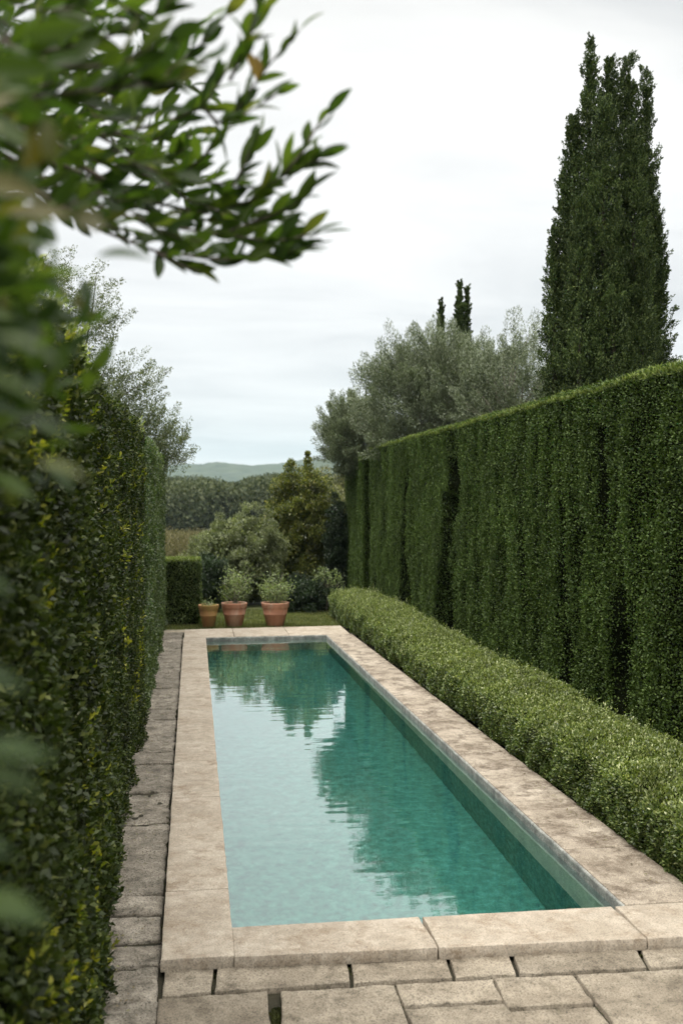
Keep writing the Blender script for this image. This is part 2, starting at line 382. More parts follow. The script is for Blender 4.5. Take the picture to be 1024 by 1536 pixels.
pool = thing('swimming_pool', 'long narrow teal swimming pool edged with beige limestone coping', 'swimming pool', (1.07, 9.6, 0))
IN = [(.165, 4.705), (1.985, 4.715), (1.812, 14.62), (.165, 14.50)]
def L(y): return .165
def Rr(y): return np.interp(y, [4.715, 14.62], [1.985, 1.812])
def lo(y): return -.136
def ro(y): return np.interp(y, [4.3, 7.8, 15.5], [2.40, 2.315, 2.15])
g = .004
def coping(quad, mat, seed):
    mb = MB(); slab(mb, quad, .05, .052, .03, .0018, .004, .005, seed, 9)
    mb.build('coping_slab', mat, pool, True)
# front row
fy = lambda x: np.interp(x, [-.136, 2.4], [4.41, 4.325])
fj = [.165, 1.02, 1.93, 3.1]
for a in range(3):
    x0, x1 = fj[a]+(g if a else 0), fj[a+1]-g
    coping([(x0, fy(x0)), (x1, fy(x1)), (x1-.01, 4.708), (x0, 4.706)], M['coping'], 3+a)
# left side
ly = [4.406]+[float(on_z(290, yy, .05)[1]) for yy in (1335, 1196, 1117, 1051, 1003, 972)]+[14.50]
for a in range(len(ly)-1):
    coping([(lo(0), ly[a]+g), (L(0), ly[a]+g), (L(0), ly[a+1]-g), (lo(0), ly[a+1]-g)], M['coping'], 12+a)
ry = [4.715]+[float(on_z(820, yy, .05)[1]) for yy in (1275, 1200, 1125, 1062, 1015, 978)]+[14.6]
for a in range(len(ry)-1):
    y0, y1 = ry[a]+g, ry[a+1]-g
    coping([(Rr(y0)+.004, y0), (ro(y0), y0), (ro(y1), y1), (Rr(y1)+.004, y1)], M['coping_worn'], 30+a)
bx = [-.13, .55, 1.3, 2.15]
for a in range(3):
    coping([(bx[a]+g, 14.50+.06*a/2.+.004), (bx[a+1]-g, 14.50+.06*(a+1)/2.+.004), (bx[a+1]-g, 15.42+.05*(a+1)), (bx[a]+g, 15.40+.05*a)], M['coping'], 50+a)
# basin: floor and walls, 1.05 m deep
D_ = -1.02
c4 = [(.150, 4.69), (1.990, 4.69), (1.818, 14.66), (.150, 14.66)]
V = [(x, y, D_) for x, y in c4]+[(x, y, -.003) for x, y in c4]
mesh('basin_floor', V[:4], [[0, 1, 2, 3]], M['basin'], pool)
zs = (D_-.002, -.46, -.006)
V2 = [(x, y, z_) for z_ in zs for x, y in c4]
mesh('basin_wall', V2, [[0, 1, 5, 4], [1, 2, 6, 5], [3, 0, 4, 7], [4, 5, 9, 8], [7, 4, 8, 11]], M['basin'], pool)
mesh('upper_wall', V2, [[5, 6, 10, 9], [2, 3, 7, 6], [6, 7, 11, 10]], M['pale_plaster'], pool)  # pale strip below the waterline put into right and far wall colour
# grey rough waterline band along the right and far sides
def band(p0, p1, nrm, name):
    n = int(np.hypot(p1[0]-p0[0], p1[1]-p0[1])/.018); t = np.linspace(0, 1, n); zz = np.array([-.10, -.06, -.02, .0, .015, .03, .042, .046])
    T, Zz = np.meshgrid(t, zz); T = T.ravel(); Zz = Zz.ravel()
    x = p0[0]+(p1[0]-p0[0])*T; y = p0[1]+(p1[1]-p0[1])*T
    N3 = np.stack([x, y, Zz], 1)
    d = .006+.010*(fbm(N3, (16, 16, 30), 77, 3)-.35)-.010*(Zz > .044)
    V = np.stack([x+nrm[0]*d, y+nrm[1]*d, Zz], 1)
    m_ = len(zz); I = np.arange(n*m_).reshape(m_, n)
    Q = np.stack([I[:-1, :-1], I[:-1, 1:], I[1:, 1:], I[1:, :-1]], -1).reshape(-1, 4)
    mesh(name, V, Q, M['band'], pool, True)
band((1.983, 4.716), (1.812, 14.63), (-1, 0), 'waterline_band')
band((.16, 14.497), (1.812, 14.56), (0, -1), 'waterline_band')
# water sheet
V = [(.152, 4.692, -.004), (1.988, 4.692, -.004), (1.8165, 14.658, -.004), (.152, 14.658, -.004)]
kind(mesh('water', V, [[0, 1, 2, 3]], M['water']), 'structure')

# paving (one structure): front slabs traced on the ground, left strip of rough stones
mb = MB()
def pq(*c):
    q = np.array([on_z(x, y, 0)[:2] for x, y in c]); m_ = q.mean(0); dl = q-m_
    return m_+dl*(1+.0005/np.abs(dl).clip(.05))
front = [
 ((244, 1494), (316, 1488), (321, 1439), (248, 1443)),
 ((323, 1487), (524, 1474), (518, 1428), (327, 1438)),
 ((531, 1473), (677, 1465), (663, 1421), (525, 1427)),
 ((683, 1465), (772, 1461), (756, 1415), (669, 1420)),
 ((780, 1461), (968, 1451), (944, 1406), (764, 1414)),
 ((975, 1450), (1120, 1443), (1090, 1397), (951, 1405)),
 ((232, 1570), (408, 1560), (400, 1487), (238, 1498)),
 ((424, 1560), (616, 1548), (590, 1478), (421, 1487)),
 ((605, 1507), (752, 1499), (737, 1468), (594, 1476)),
 ((626, 1550), (786, 1540), (757, 1505), (608, 1513)),
 ((760, 1511), (888, 1504), (858, 1463), (741, 1468)),
 ((794, 1560), (925, 1550), (892, 1510), (766, 1517)),
 ((940, 1560), (1150, 1545), (1095, 1449), (864, 1462)),
]
for k, q in enumerate(front):
    slab(mb, pq(*q), .002*math.sin(k*2.1), .06, .014, .006, .005, .005, 60+k, 18)
# further slabs toward the camera (below the frame)
yy = 3.62
k = 0
while yy > .2:
    xx = -.45; hgt = .42+.1*math.sin(k*1.7)
    while xx < 2.6:
        w = .4+.3*rng.random()
        slab(mb, [(xx, yy-hgt), (xx+w-.02, yy-hgt), (xx+w-.02, yy-.02), (xx, yy-.02)], 0, .06, .06, .006, .010, .016, 90+k, 12)
        xx += w
    yy -= hgt; k += 1
mb.build('stone_paving', M['paver'], None, True)['kind'] = 'structure'
mb = MB()
py = [1570, 1500, 1446, 1413, 1372, 1343, 1279, 1234, 1188, 1146, 1129, 1113, 1078, 1062, 1032, 1010, 989, 972, 958, 948]
px = [210, 215, 220, 222, 225, 227, 230, 233, 236, 240, 242, 244, 248, 250, 254, 257, 260, 263, 266, 268]
yl = [float(on_z(a, b, 0)[1]) for a, b in zip(px, py)]
for k in range(len(yl)-1):
    y0, y1 = yl[k], yl[k+1]
    sk = .015*math.sin(k*2.7)
    x0 = -.62
    slab(mb, [(x0, y0+.014), (-.146+.005*math.sin(k), y0+.014+sk*.5), (-.146+.005*math.cos(k*3), y1-.013), (x0, y1-.013-sk*.5)], .0+.008*math.sin(k*5.1), .06, .016, .016, .014, .016, 140+k, 14)
mb.build('stone_path', M['rough'], None, True)['kind'] = 'structure'

# moss and small weeds in the joints
n = 20000
sel = rng.integers(0, 3, n)
P = np.zeros((n, 3))
P[:, 0] = rng.uniform(-.17, 2.5, n); P[:, 1] = 4.30-.012*rng.random(n)-.033*(P[:, 0])+.09
P[sel == 1, 0] = -.148+.012*rng.normal(size=(sel == 1).sum()); P[sel == 1, 1] = rng.uniform(3.6, 15.3, (sel == 1).sum())
a = [on_z(413, 1487, 0), on_z(415, 1560, 0)]; k = sel == 2
t = rng.random(k.sum()); P[k, 0] = a[0][0]+(a[1][0]-a[0][0])*t+.008*rng.normal(size=k.sum()); P[k, 1] = a[0][1]+(a[1][1]-a[0][1])*t
P[:, 2] = np.where(P[:, 1] < 4.6, -.024, -.016)
wide = rng.random(n) < .6; P[wide, 0] = rng.uniform(-.3, 2.7, wide.sum()); P[wide, 1] = rng.uniform(3.5, 4.42, wide.sum()); P[:, 2] = np.where(P[:, 1] < 4.6, -.024, -.016)
keepm = vn(P, (6, 6, 1), 5) > .5
P = P[keepm]; n = len(P)
o = foliage('moss', P, np.array([0, 0, 1.])+.6*rdir(n), rdir(n), .006+.012*rng.random(n), .006, M['mossy']); kind(o, 'stuff'); tag(o, 'moss and tiny weeds in the paving joints', 'moss')

# fallen leaf litter along the hedge feet
n = 900; P = np.zeros((n, 3)); hl = rng.random(n) < .55
P[:, 1] = rng.uniform(3.7, 15.2, n); P[:, 0] = np.where(hl, -.36+np.abs(rng.normal(0, .08, n)), 2.27-np.abs(rng.normal(0, .035, n)))
P[:, 2] = np.where(hl, .012, .058)
bad = (~hl & (P[:, 1] < 4.8)) | (hl & (P[:, 0] > -.16)); P = P[~bad]; n = len(P)
dd = rdir(n); dd[:, 2] *= .15
o = foliage('leaf_litter', P, dd, rdir(n)*.3+np.array([0, 0, 1.]), .010+.012*rng.random(n), .008, M['litter']); kind(o, 'stuff'); tag(o, 'small fallen hedge leaves scattered on the stone edges', 'leaf litter')

# ------------------------------------------------------------------ hedges
def face_points(n, kindf, a0, a1, b0, b1):
    return rng.uniform(a0, a1, n), rng.uniform(b0, b1, n)

# --- tall right hedge, clipped, with vertical folds and clefts
def groove(Y, z, y0, w, d, z0=0, z1=9, lean=0):
    yc = y0+lean*(z-1.4)+.05*np.sin(z*2.3+y0*7)+.03*np.sin(z*6.1+y0*3); w = w*(1+.35*np.sin(z*3.7+y0*5)+.25*np.clip(1-z, 0, 1))
    t = np.clip(1-np.abs(Y-yc)/w, 0, 1)
    win = np.clip((z-z0)/.15+.5, 0, 1)*np.clip((z1-z)/.15+.5, 0, 1)
    return d*np.minimum(1, t*2.2)*win
CLEFTS = [(5.3, .09, .12, 0, 1.9, .02), (7.35, .13, .26, 0, 1.25, .05), (7.5, .07, .22, 1.1, 2.45, .03), (8.4, .07, .12, .3, 2.7, 0), (9.45, .06, .10, 0, 2.75, .02),
          (10.7, .06, .09, 0, 2.5, -.02), (11.6, .05, .05, 0, 2.8, 0), (12.15, .08, .10, 0, 2.8, 0), (12.5, .42, .30, 0, 1.98, -.03), (12.35, .20, .75, 1.98, 2.35, -.15), (12.7, .12, .4, 0, .8, -.1),
          (14.95, .09, .12, 0, 2.8, 0), (15.15, .26, .3, 0, 1.5, -.04), (15.1, .13, .4, 1.3, 2.1, 0), (16.6, .06, .07, 0, 2.8, 0), (17.6, .06, .06, 0, 2.8, 0)]
def tall_depth(Y, z):
    P3 = np.stack([np.zeros_like(Y), Y, z], 1)
    W3 = P3+np.array([0, .5, 0])*(fbm(P3, (1, .7, .3), 39, 2)-.5)[:, None]
    d = .055*(fbm(W3, (1, 4.2, .40), 40, 2)-.5)*2 + .035*np.abs(vn(W3, (1, 8, .5), 41)-.5)*-2+.02 + .03*(fbm(P3, (1, 3.1, 2.6), 46, 2)-.5)*2 + .06*(fbm(P3, (1, .8, .9), 44, 2)-.5)*2 + .02*(vn(P3, (1, 22, 7), 47)-.5)*2
    d = d+.05*np.clip(.6-z, 0, .6)
    for c in CLEFTS: d = d+groove(Y, z, *c)
    return d
TX, TZ = 3.0, 2.80
def tall_section(parent, Y0, Y1, x_face, ztop, wid, nface, ntop, depthf, mat, core, topmat):
    # core
    ny_, nz_ = int((Y1-Y0)/.05)+2, int(ztop/.09)+2
    yy = np.linspace(Y0+.03, Y1-.03, ny_); zz = np.linspace(-.04, ztop-.05, nz_)
    A, B = np.meshgrid(yy, zz); A = A.ravel(); B = B.ravel()
    x = x_face+depthf(A, B)+.05
    V = np.stack([x, A, B], 1); I = np.arange(len(A)).reshape(nz_, ny_)
    Q = np.stack([I[:-1, :-1], I[:-1, 1:], I[1:, 1:], I[1:, :-1]], -1).reshape(-1, 4)
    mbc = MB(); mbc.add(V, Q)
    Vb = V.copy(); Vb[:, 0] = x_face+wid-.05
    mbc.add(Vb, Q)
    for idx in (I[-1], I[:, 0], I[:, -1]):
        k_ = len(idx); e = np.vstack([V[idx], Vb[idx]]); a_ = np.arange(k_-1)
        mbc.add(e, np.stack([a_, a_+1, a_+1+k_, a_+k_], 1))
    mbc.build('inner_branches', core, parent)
    # face leaves
    Yv = Y0+(Y1-Y0)*rng.random(nface); zv = ztop*rng.random(nface)
    dz = depthf(Yv, zv)
    P = np.stack([x_face+dz+.055*rng.random(nface)**1.2-.025*rng.random(nface)**4, Yv, zv], 1)
    Dr = np.array([-.55, 0, .45])+.9*rdir(nface); Nm = np.array([-.6, 0, .5])+.9*rdir(nface)
    Ps, Ds, Ns = [P], [Dr], [Nm]
    # ends and back
    for (ye, ny) in ((Y0, -1), (Y1, 1)):
        k_ = int(nface*wid/(Y1-Y0)*.8)
        P = np.stack([x_face+wid*rng.random(k_), ye+ny*(.02*rng.normal(size=k_)), ztop*rng.random(k_)], 1)
        Ps.append(P); Ds.append(np.array([0, .55*ny, .75])+.62*rdir(k_)); Ns.append(np.array([0, .7*ny, .5])+.7*rdir(k_))
    k_ = nface//6
    P = np.stack([x_face+wid+.02*rng.normal(size=k_), Y0+(Y1-Y0)*rng.random(k_), ztop*rng.random(k_)], 1)
    Ps.append(P); Ds.append(np.array([.55, 0, .75])+.62*rdir(k_)); Ns.append(np.array([.7, 0, .5])+.7*rdir(k_))
    P = np.vstack(Ps); n_ = len(P)
    foliage('foliage', P, np.vstack(Ds), np.vstack(Ns), .015+.012*rng.random(n_), .010+.006*rng.random(n_), mat, parent)
    # top leaves
    Yv = Y0+(Y1-Y0)*rng.random(ntop); t = rng.random(ntop)**1.8
    xv = x_face+depthf(Yv, np.full(ntop, ztop))+wid*.97*t-.01
    P3 = np.stack([xv, Yv, np.zeros(ntop)], 1)
    zt = ztop-.05*(1-np.clip((xv-x_face)/.08, 0, 1))+.03*(fbm(P3, (3, 3, 1), 61)-.5)*2
    P = np.stack([xv, Yv, zt-.02*rng.random(ntop)], 1)
    sh = rng.random(ntop)**6
    foliage('top_leaves', P, np.array([-.25, 0, 1.])+.55*rdir(ntop), rdir(ntop)+np.array([-.3, 0, .5]), .018+.012*rng.random(ntop)+.03*sh, .010, topmat, parent)

th = thing('tall_hedge', 'long tall clipped dark green hedge wall behind the low hedge on the right', 'hedge', (3.4, 10.5, 0))
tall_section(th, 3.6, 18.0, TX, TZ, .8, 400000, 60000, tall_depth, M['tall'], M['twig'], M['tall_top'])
ch = thing('clipped_column_hedge', 'narrow clipped green hedge block past the end of the tall hedge', 'hedge', (3.3, 19.3, 0))
tall_section(ch, 18.45, 20.6, 2.93, 2.66, .8, 62000, 6000, lambda Y, z: .04*(fbm(np.stack([Y*0, Y, z], 1), (1, 6, .6), 90, 2)-.5)*2+.02*np.clip(.6-z, 0, .6), M['tall'], M['twig'], M['tall_top'])

# --- low loose box hedge along the right coping
lh = thing('low_hedge', 'low loose pale green box hedge running along the right pool coping', 'hedge', (2.65, 10, 0))
def low_surface(n, y0=3.2, y1=17.3):
    """sample the rounded cross-section: angle sweeps from pool side over the top"""
    Yv = y0+(y1-y0)*rng.random(n)
    s = rng.random(n)                         # 0 foot of the pool side .. .45 shoulder .. 1 back
    hgt = .35+.02*np.sin(Yv*.9+1)+.018*np.sin(Yv*2.3)
    xf = np.interp(Yv, [3, 8, 17.3], [2.42, 2.335, 2.20]); xb = np.interp(Yv, [3, 17.3], [2.98, 2.96])
    side = s < .42
    t = np.where(side, s/.42, (s-.42)/.58)
    x = np.where(side, xf-.03*np.sin(t*3.14)+.02, xf+.02+(xb-xf)*t)
    z = np.where(side, .02+hgt*t, .02+hgt+.05*np.sin(t*3.14))
    # rounded shoulder
    rs = .05
    sx = np.where(side, -1.0, 0.0); sz = np.where(side, .15, 1.0)
    near = np.where(side, (1-t)*hgt, (xb-xf)*t)
    bl = np.clip(1-near/rs, 0, 1)
    z = z-bl*.03; x = x+bl*np.where(side, .02, .0)
    sx = np.where(side, sx+bl*.3, sx-bl*.7)
    N = np.stack([sx, 0*sx, sz], 1)
    # far end
    return np.stack([x, Yv, z], 1), unit(N), s
n = 270000
P, N, s = low_surface(n)
lump = .056*(fbm(P, (3.4, 3.4, 3.4), 21, 3)-.5)*2+.032*(vn(P, (11, 11, 11), 25)-.5)*2
P = P+N*(lump+.012-.05*rng.random(n)**1.5)[:, None]
P[:, 2] = np.maximum(P[:, 2], .0)
D = N*.6+np.array([0, 0, .45])+.75*rdir(n); Nm = N*.5+np.array([0, 0, .6])+.6*rdir(n)
# far rounded end
k_ = 6000
Pe = np.stack([rng.uniform(2.22, 3.0, k_), 17.3+.03*rng.normal(size=k_), rng.uniform(0, .44, k_)], 1)
De = np.array([0, .6, .45])+.75*rdir(k_); Ne = np.array([0, .5, .6])+.6*rdir(k_)
# stray shoots standing up out of the back of the top
k2 = 4200
P2, N2, _ = low_surface(k2); P2 = P2[_ > .45]; k2 = len(P2)
st, sd = [], []
for q in range(0, k2):
    h_ = .02+.085*rng.random()**2; lean = rdir(1)[0]*.35+np.array([0, 0, 1])
    for e in range(7):
        st.append(P2[q]+lean*h_*e/6); sd.append(lean*.5+.9*rdir(1)[0])
st = np.array(st); sd = np.array(sd)
P = np.vstack([P, Pe, st]); D = np.vstack([D, De, sd]); Nm = np.vstack([Nm, Ne, rdir(len(st))]); n = len(P)
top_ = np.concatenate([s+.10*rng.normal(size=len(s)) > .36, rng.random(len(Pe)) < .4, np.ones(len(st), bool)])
for nm_, k_, mt_ in (('foliage', ~top_, 'low_side'), ('top_leaves', top_, 'low')):  # lit top and shaded side painted by leaf material
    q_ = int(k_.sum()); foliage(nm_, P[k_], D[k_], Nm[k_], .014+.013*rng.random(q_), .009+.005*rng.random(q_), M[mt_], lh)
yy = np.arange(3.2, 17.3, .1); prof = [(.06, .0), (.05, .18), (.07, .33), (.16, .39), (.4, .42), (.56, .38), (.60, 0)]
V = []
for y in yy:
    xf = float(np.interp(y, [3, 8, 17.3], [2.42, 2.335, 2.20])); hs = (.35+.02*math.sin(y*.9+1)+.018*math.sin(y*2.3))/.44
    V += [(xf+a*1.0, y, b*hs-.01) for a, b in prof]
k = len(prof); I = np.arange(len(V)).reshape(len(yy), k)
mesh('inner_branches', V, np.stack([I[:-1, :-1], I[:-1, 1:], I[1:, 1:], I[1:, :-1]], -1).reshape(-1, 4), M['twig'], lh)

# --- left hedge
le = thing('left_hedge', 'tall dark hedge with yellow leaf tips beside the stone path on the left', 'hedge', (-.8, 8, 0))
def left_depth(Y, z):
    P3 = np.stack([np.zeros_like(Y), Y, z], 1)
    d = .07*(fbm(P3, (1, 2.6, 2.0), 140, 3)-.5)*2+.03*(vn(P3, (1, 9, 7), 142)-.5)*2
    # the nearer stretch bulges a little over the path near the foot
    d = d+.02-.085*np.clip((6.5-Y)/2.5, 0, 1)*np.clip((1.4-z)/1.2, 0, 1)
    return -d
LX, LZ, LY0, LY1 = -.42, 2.50, -.6, 16.1
def left_pts(n, y0, y1, zmin=0):
    Yv = y0+(y1-y0)*rng.random(n); zv = zmin+(LZ-zmin)*rng.random(n)
    off = .06*rng.random(n)**1.3-.02*rng.random(n)**3
    return np.stack([LX+left_depth(Yv, zv)-off, Yv, zv], 1)
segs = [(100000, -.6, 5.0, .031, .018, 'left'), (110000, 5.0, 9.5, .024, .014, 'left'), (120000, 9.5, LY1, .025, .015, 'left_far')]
for n, a, b, l_, w_, mt in segs:
    P = left_pts(n, a, b)
    nt_ = n//8
    Yt = a+(b-a)*rng.random(nt_); xt = LX-.8*rng.random(nt_)**1.3
    Pt = np.stack([xt, Yt, LZ-.03*rng.random(nt_)+.05*(vn(np.stack([xt, Yt, 0*xt], 1), (5, 5, 1), 3)-.5)-.05*np.clip(1-(LX-xt)/.07, 0, 1)], 1)
    D = np.vstack([np.array([.5, 0, .5])+.8*rdir(n), np.array([0.1, 0, 1])+.8*rdir(nt_)])
    Nn = np.vstack([np.array([.5, 0, .6])+.7*rdir(n), np.array([.1, 0, .8])+.7*rdir(nt_)])
    P = np.vstack([P, Pt])
    if b == LY1:
        ke = 26000
        P = np.vstack([P, np.stack([LX-.8*rng.random(ke), LY1+.02*rng.normal(size=ke), LZ*rng.random(ke)], 1)])
        D = np.vstack([D, np.array([0, .5, .5])+.8*rdir(ke)]); Nn = np.vstack([Nn, np.array([0, .5, .6])+.7*rdir(ke)])
    n_ = len(P)
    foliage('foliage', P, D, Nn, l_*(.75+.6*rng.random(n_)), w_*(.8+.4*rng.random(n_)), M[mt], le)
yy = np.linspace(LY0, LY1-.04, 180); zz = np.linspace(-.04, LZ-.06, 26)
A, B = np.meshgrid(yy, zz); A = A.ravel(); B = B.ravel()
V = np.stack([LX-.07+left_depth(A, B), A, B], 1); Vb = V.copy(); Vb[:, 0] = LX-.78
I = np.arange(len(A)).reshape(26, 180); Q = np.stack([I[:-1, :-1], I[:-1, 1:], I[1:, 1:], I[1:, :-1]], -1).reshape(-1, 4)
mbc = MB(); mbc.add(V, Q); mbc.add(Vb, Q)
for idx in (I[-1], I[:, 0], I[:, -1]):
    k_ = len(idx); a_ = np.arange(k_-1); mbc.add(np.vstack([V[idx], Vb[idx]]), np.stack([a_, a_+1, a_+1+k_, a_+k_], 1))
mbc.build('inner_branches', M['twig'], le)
# yellow shoots and pale blossom on the face
def shoots(n, y0, y1, zlo, zhi, lf, outw=.05):
    PP, DD = [], []
    for q in range(n):
        Y_ = y0+(y1-y0)*rng.random()**1.25; z_ = zlo+(zhi-zlo)*rng.random()
        if vn(np.array([[Y_, z_, 0.]]), (1.6, 1.6, 1), 71)[0] < .60: continue
        x_ = LX+float(left_depth(np.array([Y_]), np.array([z_]))[0])
        ax_ = unit(np.array([.7, rng.normal()*.4, .7+.4*rng.random()])[None])[0]
        ln = outw*(.5+rng.random())
        for e in range(lf):
            t = e/lf
            PP.append([x_+ax_[0]*ln*t-.01, Y_+ax_[1]*ln*t, z_+ax_[2]*ln*t]); DD.append(ax_*(.4+t)+.9*rdir(1)[0])
    return np.array(PP), np.array(DD)
P, D = shoots(900, 1.5, 9.5, .1, 2.45, 9, .06)
foliage('new_growth', P, D, rdir(len(P))+np.array([.4, 0, .4]), .020+.016*rng.random(len(P)), .014, M['yellow'], le)
P, D = shoots(130, 2.0, 7, .7, 2.4, 4, .02)
foliage('blossom', P, D, rdir(len(P)), .012, .009, M['white'], le)
# fringe over the top edge of the near part
P, D = shoots(520, 2.0, 9, 2.42, 2.52, 8, .06)
foliage('top_leaves', P, D, rdir(len(P))+np.array([.2, 0, .6]), .020+.014*rng.random(len(P)), .012, M['low'], le)

# --- small clipped hedge block behind the path
sh = thing('small_clipped_hedge', 'small square clipped hedge block at the far end of the stone path', 'hedge', (-.2, 16.8, 0))
def boxhedge(parent, x0, x1, y0, y1, z1, n, mat, topmat, L_=.02, W_=.013):
    Ps, Ds, Ns = [], [], []
    faces = [((0, -1, 0), (x1-x0)*z1), ((0, 1, 0), (x1-x0)*z1), ((-1, 0, 0), (y1-y0)*z1), ((1, 0, 0), (y1-y0)*z1)]
    tot = sum(a for _, a in faces)
    for nv_, ar in faces:
        k_ = int(n*ar/tot); nv_ = np.array(nv_, float)
        P = np.stack([rng.uniform(x0, x1, k_), rng.uniform(y0, y1, k_), z1*rng.random(k_)], 1)
        if nv_[0]: P[:, 0] = x1 if nv_[0] > 0 else x0
        else: P[:, 1] = y1 if nv_[1] > 0 else y0
        P = P+nv_*(.05*(fbm(P, (5, 5, 5), 210, 2)-.5)*2-.05*rng.random(k_)**1.5)[:, None]
        Ps.append(P); Ds.append(nv_*.55+np.array([0, 0, .5])+.75*rdir(k_)); Ns.append(nv_*.6+np.array([0, 0, .5])+.7*rdir(k_))
    P = np.vstack(Ps); foliage('foliage', P, np.vstack(Ds), np.vstack(Ns), L_*(.7+.6*rng.random(len(P))), W_, mat, parent)
    k_ = n//4
    P = np.stack([rng.uniform(x0, x1, k_), rng.uniform(y0, y1, k_), z1-.03*rng.random(k_)+.01], 1)
    foliage('top_leaves', P, np.array([0, 0, .8])+.8*rdir(k_), rdir(k_)+np.array([0, 0, .7]), L_*(.7+.6*rng.random(k_)), W_, topmat, parent)
    a, b = .05, .05
    V = [(x, y, z) for z in (-.03, z1-.06) for x, y in ((x0+a, y0+b), (x1-a, y0+b), (x1-a, y1-b), (x0+a, y1-b))]
    mesh('inner_branches', V, [[0, 1, 5, 4], [1, 2, 6, 5], [2, 3, 7, 6], [3, 0, 4, 7], [4, 5, 6, 7]], M['twig'], parent)
boxhedge(sh, -.62, .10, 16.45, 17.3, .97, 24000, M['clipped'], M['tall_top'], .03, .019)

# ------------------------------------------------------------------ bushes and trees
def crown_pts(clumps, per, flat=.9, shell=.5):
    """leaves in soft clumps: clumps (n,4) = centre + radius"""
    n = len(clumps)*per
    c = np.repeat(clumps, per, 0); d = rdir(n)
    r = c[:, 3]*(shell+(1-shell)*rng.random(n))*(.55+.45*rng.random(n)**.4)
    P = c[:, :3]+d*r[:, None]*np.array([1, 1, flat])
    return P, d
def ell_clumps(c, rad, n, cr, seed=0, inner=.35, lump=.25, zmin=None):
    d = rdir(n); t = (inner+(1-inner)*rng.random(n)**.55)
    c = np.asarray(c, float); rad = np.asarray(rad, float)
    k_ = 1+lump*(fbm(d*1.0, (2.2, 2.2, 2.2), seed, 2)-.5)*2
    P = c+d*rad*(t*k_)[:, None]
    out = np.concatenate([P, (cr*(.6+.8*rng.random(n)))[:, None]], 1)
    if zmin is not None: out = out[out[:, 2] > zmin]
    return out
def limbs(mb, base, targets, r0, r1=.008, sag=.15, k=6, n=6):
    base = np.asarray(base, float)
    for t_ in targets:
        t_ = np.asarray(t_, float)[:3]; s_ = np.linspace(0, 1, n)[:, None]
        mid = base*(1-s_)+t_*s_
        w = np.sin(s_*math.pi)*sag*np.linalg.norm(t_-base)
        mid = mid+w*(np.array([0, 0, .6])+.5*rdir(1))+.02*rdir(n)*np.sin(s_*math.pi)
        mb.tube(mid, np.linspace(r0, r1, n), k)
def bush(name, label, cat, c, rad, ncl, cr, per, lsz, mat, bias=(0, 0, .5), base=None, bark='bark', trunk_r=.04, zmin=0., limbs_n=22, seed=1, inner=.35, lump=.25, extra=None, lw=.5, group=None, jit=1.0, core=None):
    base = base or (c[0], c[1], 0)
    t = thing(name, label, cat, base, group)
    cl = ell_clumps(c, rad, ncl, cr, seed, inner, lump, zmin)
    if extra is not None: cl = np.vstack([cl, extra])
    P, d = crown_pts(cl, per)
    P[:, 2] = np.maximum(P[:, 2], base[2]+.005)
    n = len(P)
    foliage('crown', P, d*.6+np.array(bias)+jit*.8*rdir(n), rdir(n)*.9+np.array([0, 0, .6])+d*.3, lsz*(.7+.6*rng.random(n)), lsz*lw*(.8+.4*rng.random(n)), mat, t)
    mb = MB(); zt = c[2]-rad[2]*.35
    b0 = np.array(base, float); top = np.array([c[0], c[1], max(zt, base[2]+.15)])
    s_ = np.linspace(0, 1, 6)[:, None]
    mb.tube(b0*(1-s_)+top*s_+.04*np.sin(s_*5)*np.array([1, .5, 0])*(top[2]-b0[2]), np.linspace(trunk_r, trunk_r*.7, 6), 9)
    pick = cl[rng.choice(len(cl), min(limbs_n, len(cl)), replace=False)]
    limbs(mb, top, pick, trunk_r*.5, trunk_r*.1)
    mb.build('trunk', M[bark], t, True)
    if core:
        # dense interior of twigs and old leaves
        k_ = core; P = np.asarray(c)+rdir(k_)*np.asarray(rad)*.8*(rng.random(k_)**.4)[:, None]
        P = P[P[:, 2] > .02]; k_ = len(P)
        foliage('inner_foliage', P, rdir(k_), rdir(k_), lsz*2.2, lsz*1.5, mat, t)
    return t

# shrubs behind the pots
bush('round_shrub', 'large round grey green shrub behind the terracotta pots', 'shrub', (.80, 19.6, .75), (.92, .9, 1.02), 420, .12, 230, .034, M['shrub_grey'], zmin=.05, seed=5, core=9000, lw=.45)
bush('bronze_shrub', 'tall dark evergreen shrub with bronze tips in the far right corner of the garden', 'shrub', (2.18, 21.3, 1.25), (.78, .8, 1.35), 330, .15, 260, .045, M['shrub_dark'], zmin=.05, seed=9, core=9000,
     extra=np.array([[1.92, 21.1, 2.62, .09], [1.88, 21.1, 2.52, .13], [1.98, 21.1, 2.42, .2], [2.25, 21.1, 2.80, .05], [2.26, 21.1, 2.68, .08], [2.26, 21.1, 2.56, .12], [2.3, 21.1, 2.42, .2], [2.14, 21.1, 2.38, .22], [1.85, 21.1, 2.25, .24], [2.4, 21.1, 2.25, .24], [1.75, 21.1, 2.0, .26], [2.1, 21.0, 2.15, .3], [1.6, 21.1, 1.7, .26], [2.6, 21.1, 2.0, .26], [1.55, 21.1, 1.4, .28], [2.3, 20.9, 1.8, .3], [1.9, 20.8, 1.7, .3], [2.1, 20.7, 1.3, .3], [1.8, 20.7, 1.0, .3]]))
bush('pale_bush', 'pale yellowish bush behind the bronze evergreen shrub', 'bush', (3.05, 24.6, 1.2), (.95, .8, 1.35), 260, .17, 200, .05, M['shrub_pale'], zmin=.0, seed=13, core=5000)
bush('narrow_shrub', 'narrow dark upright shrub beside the clipped hedge block', 'shrub', (2.72, 20.4, 1.0), (.22, .35, 1.05), 120, .10, 220, .03, M['deep'], zmin=.0, seed=17, core=3000, trunk_r=.03)
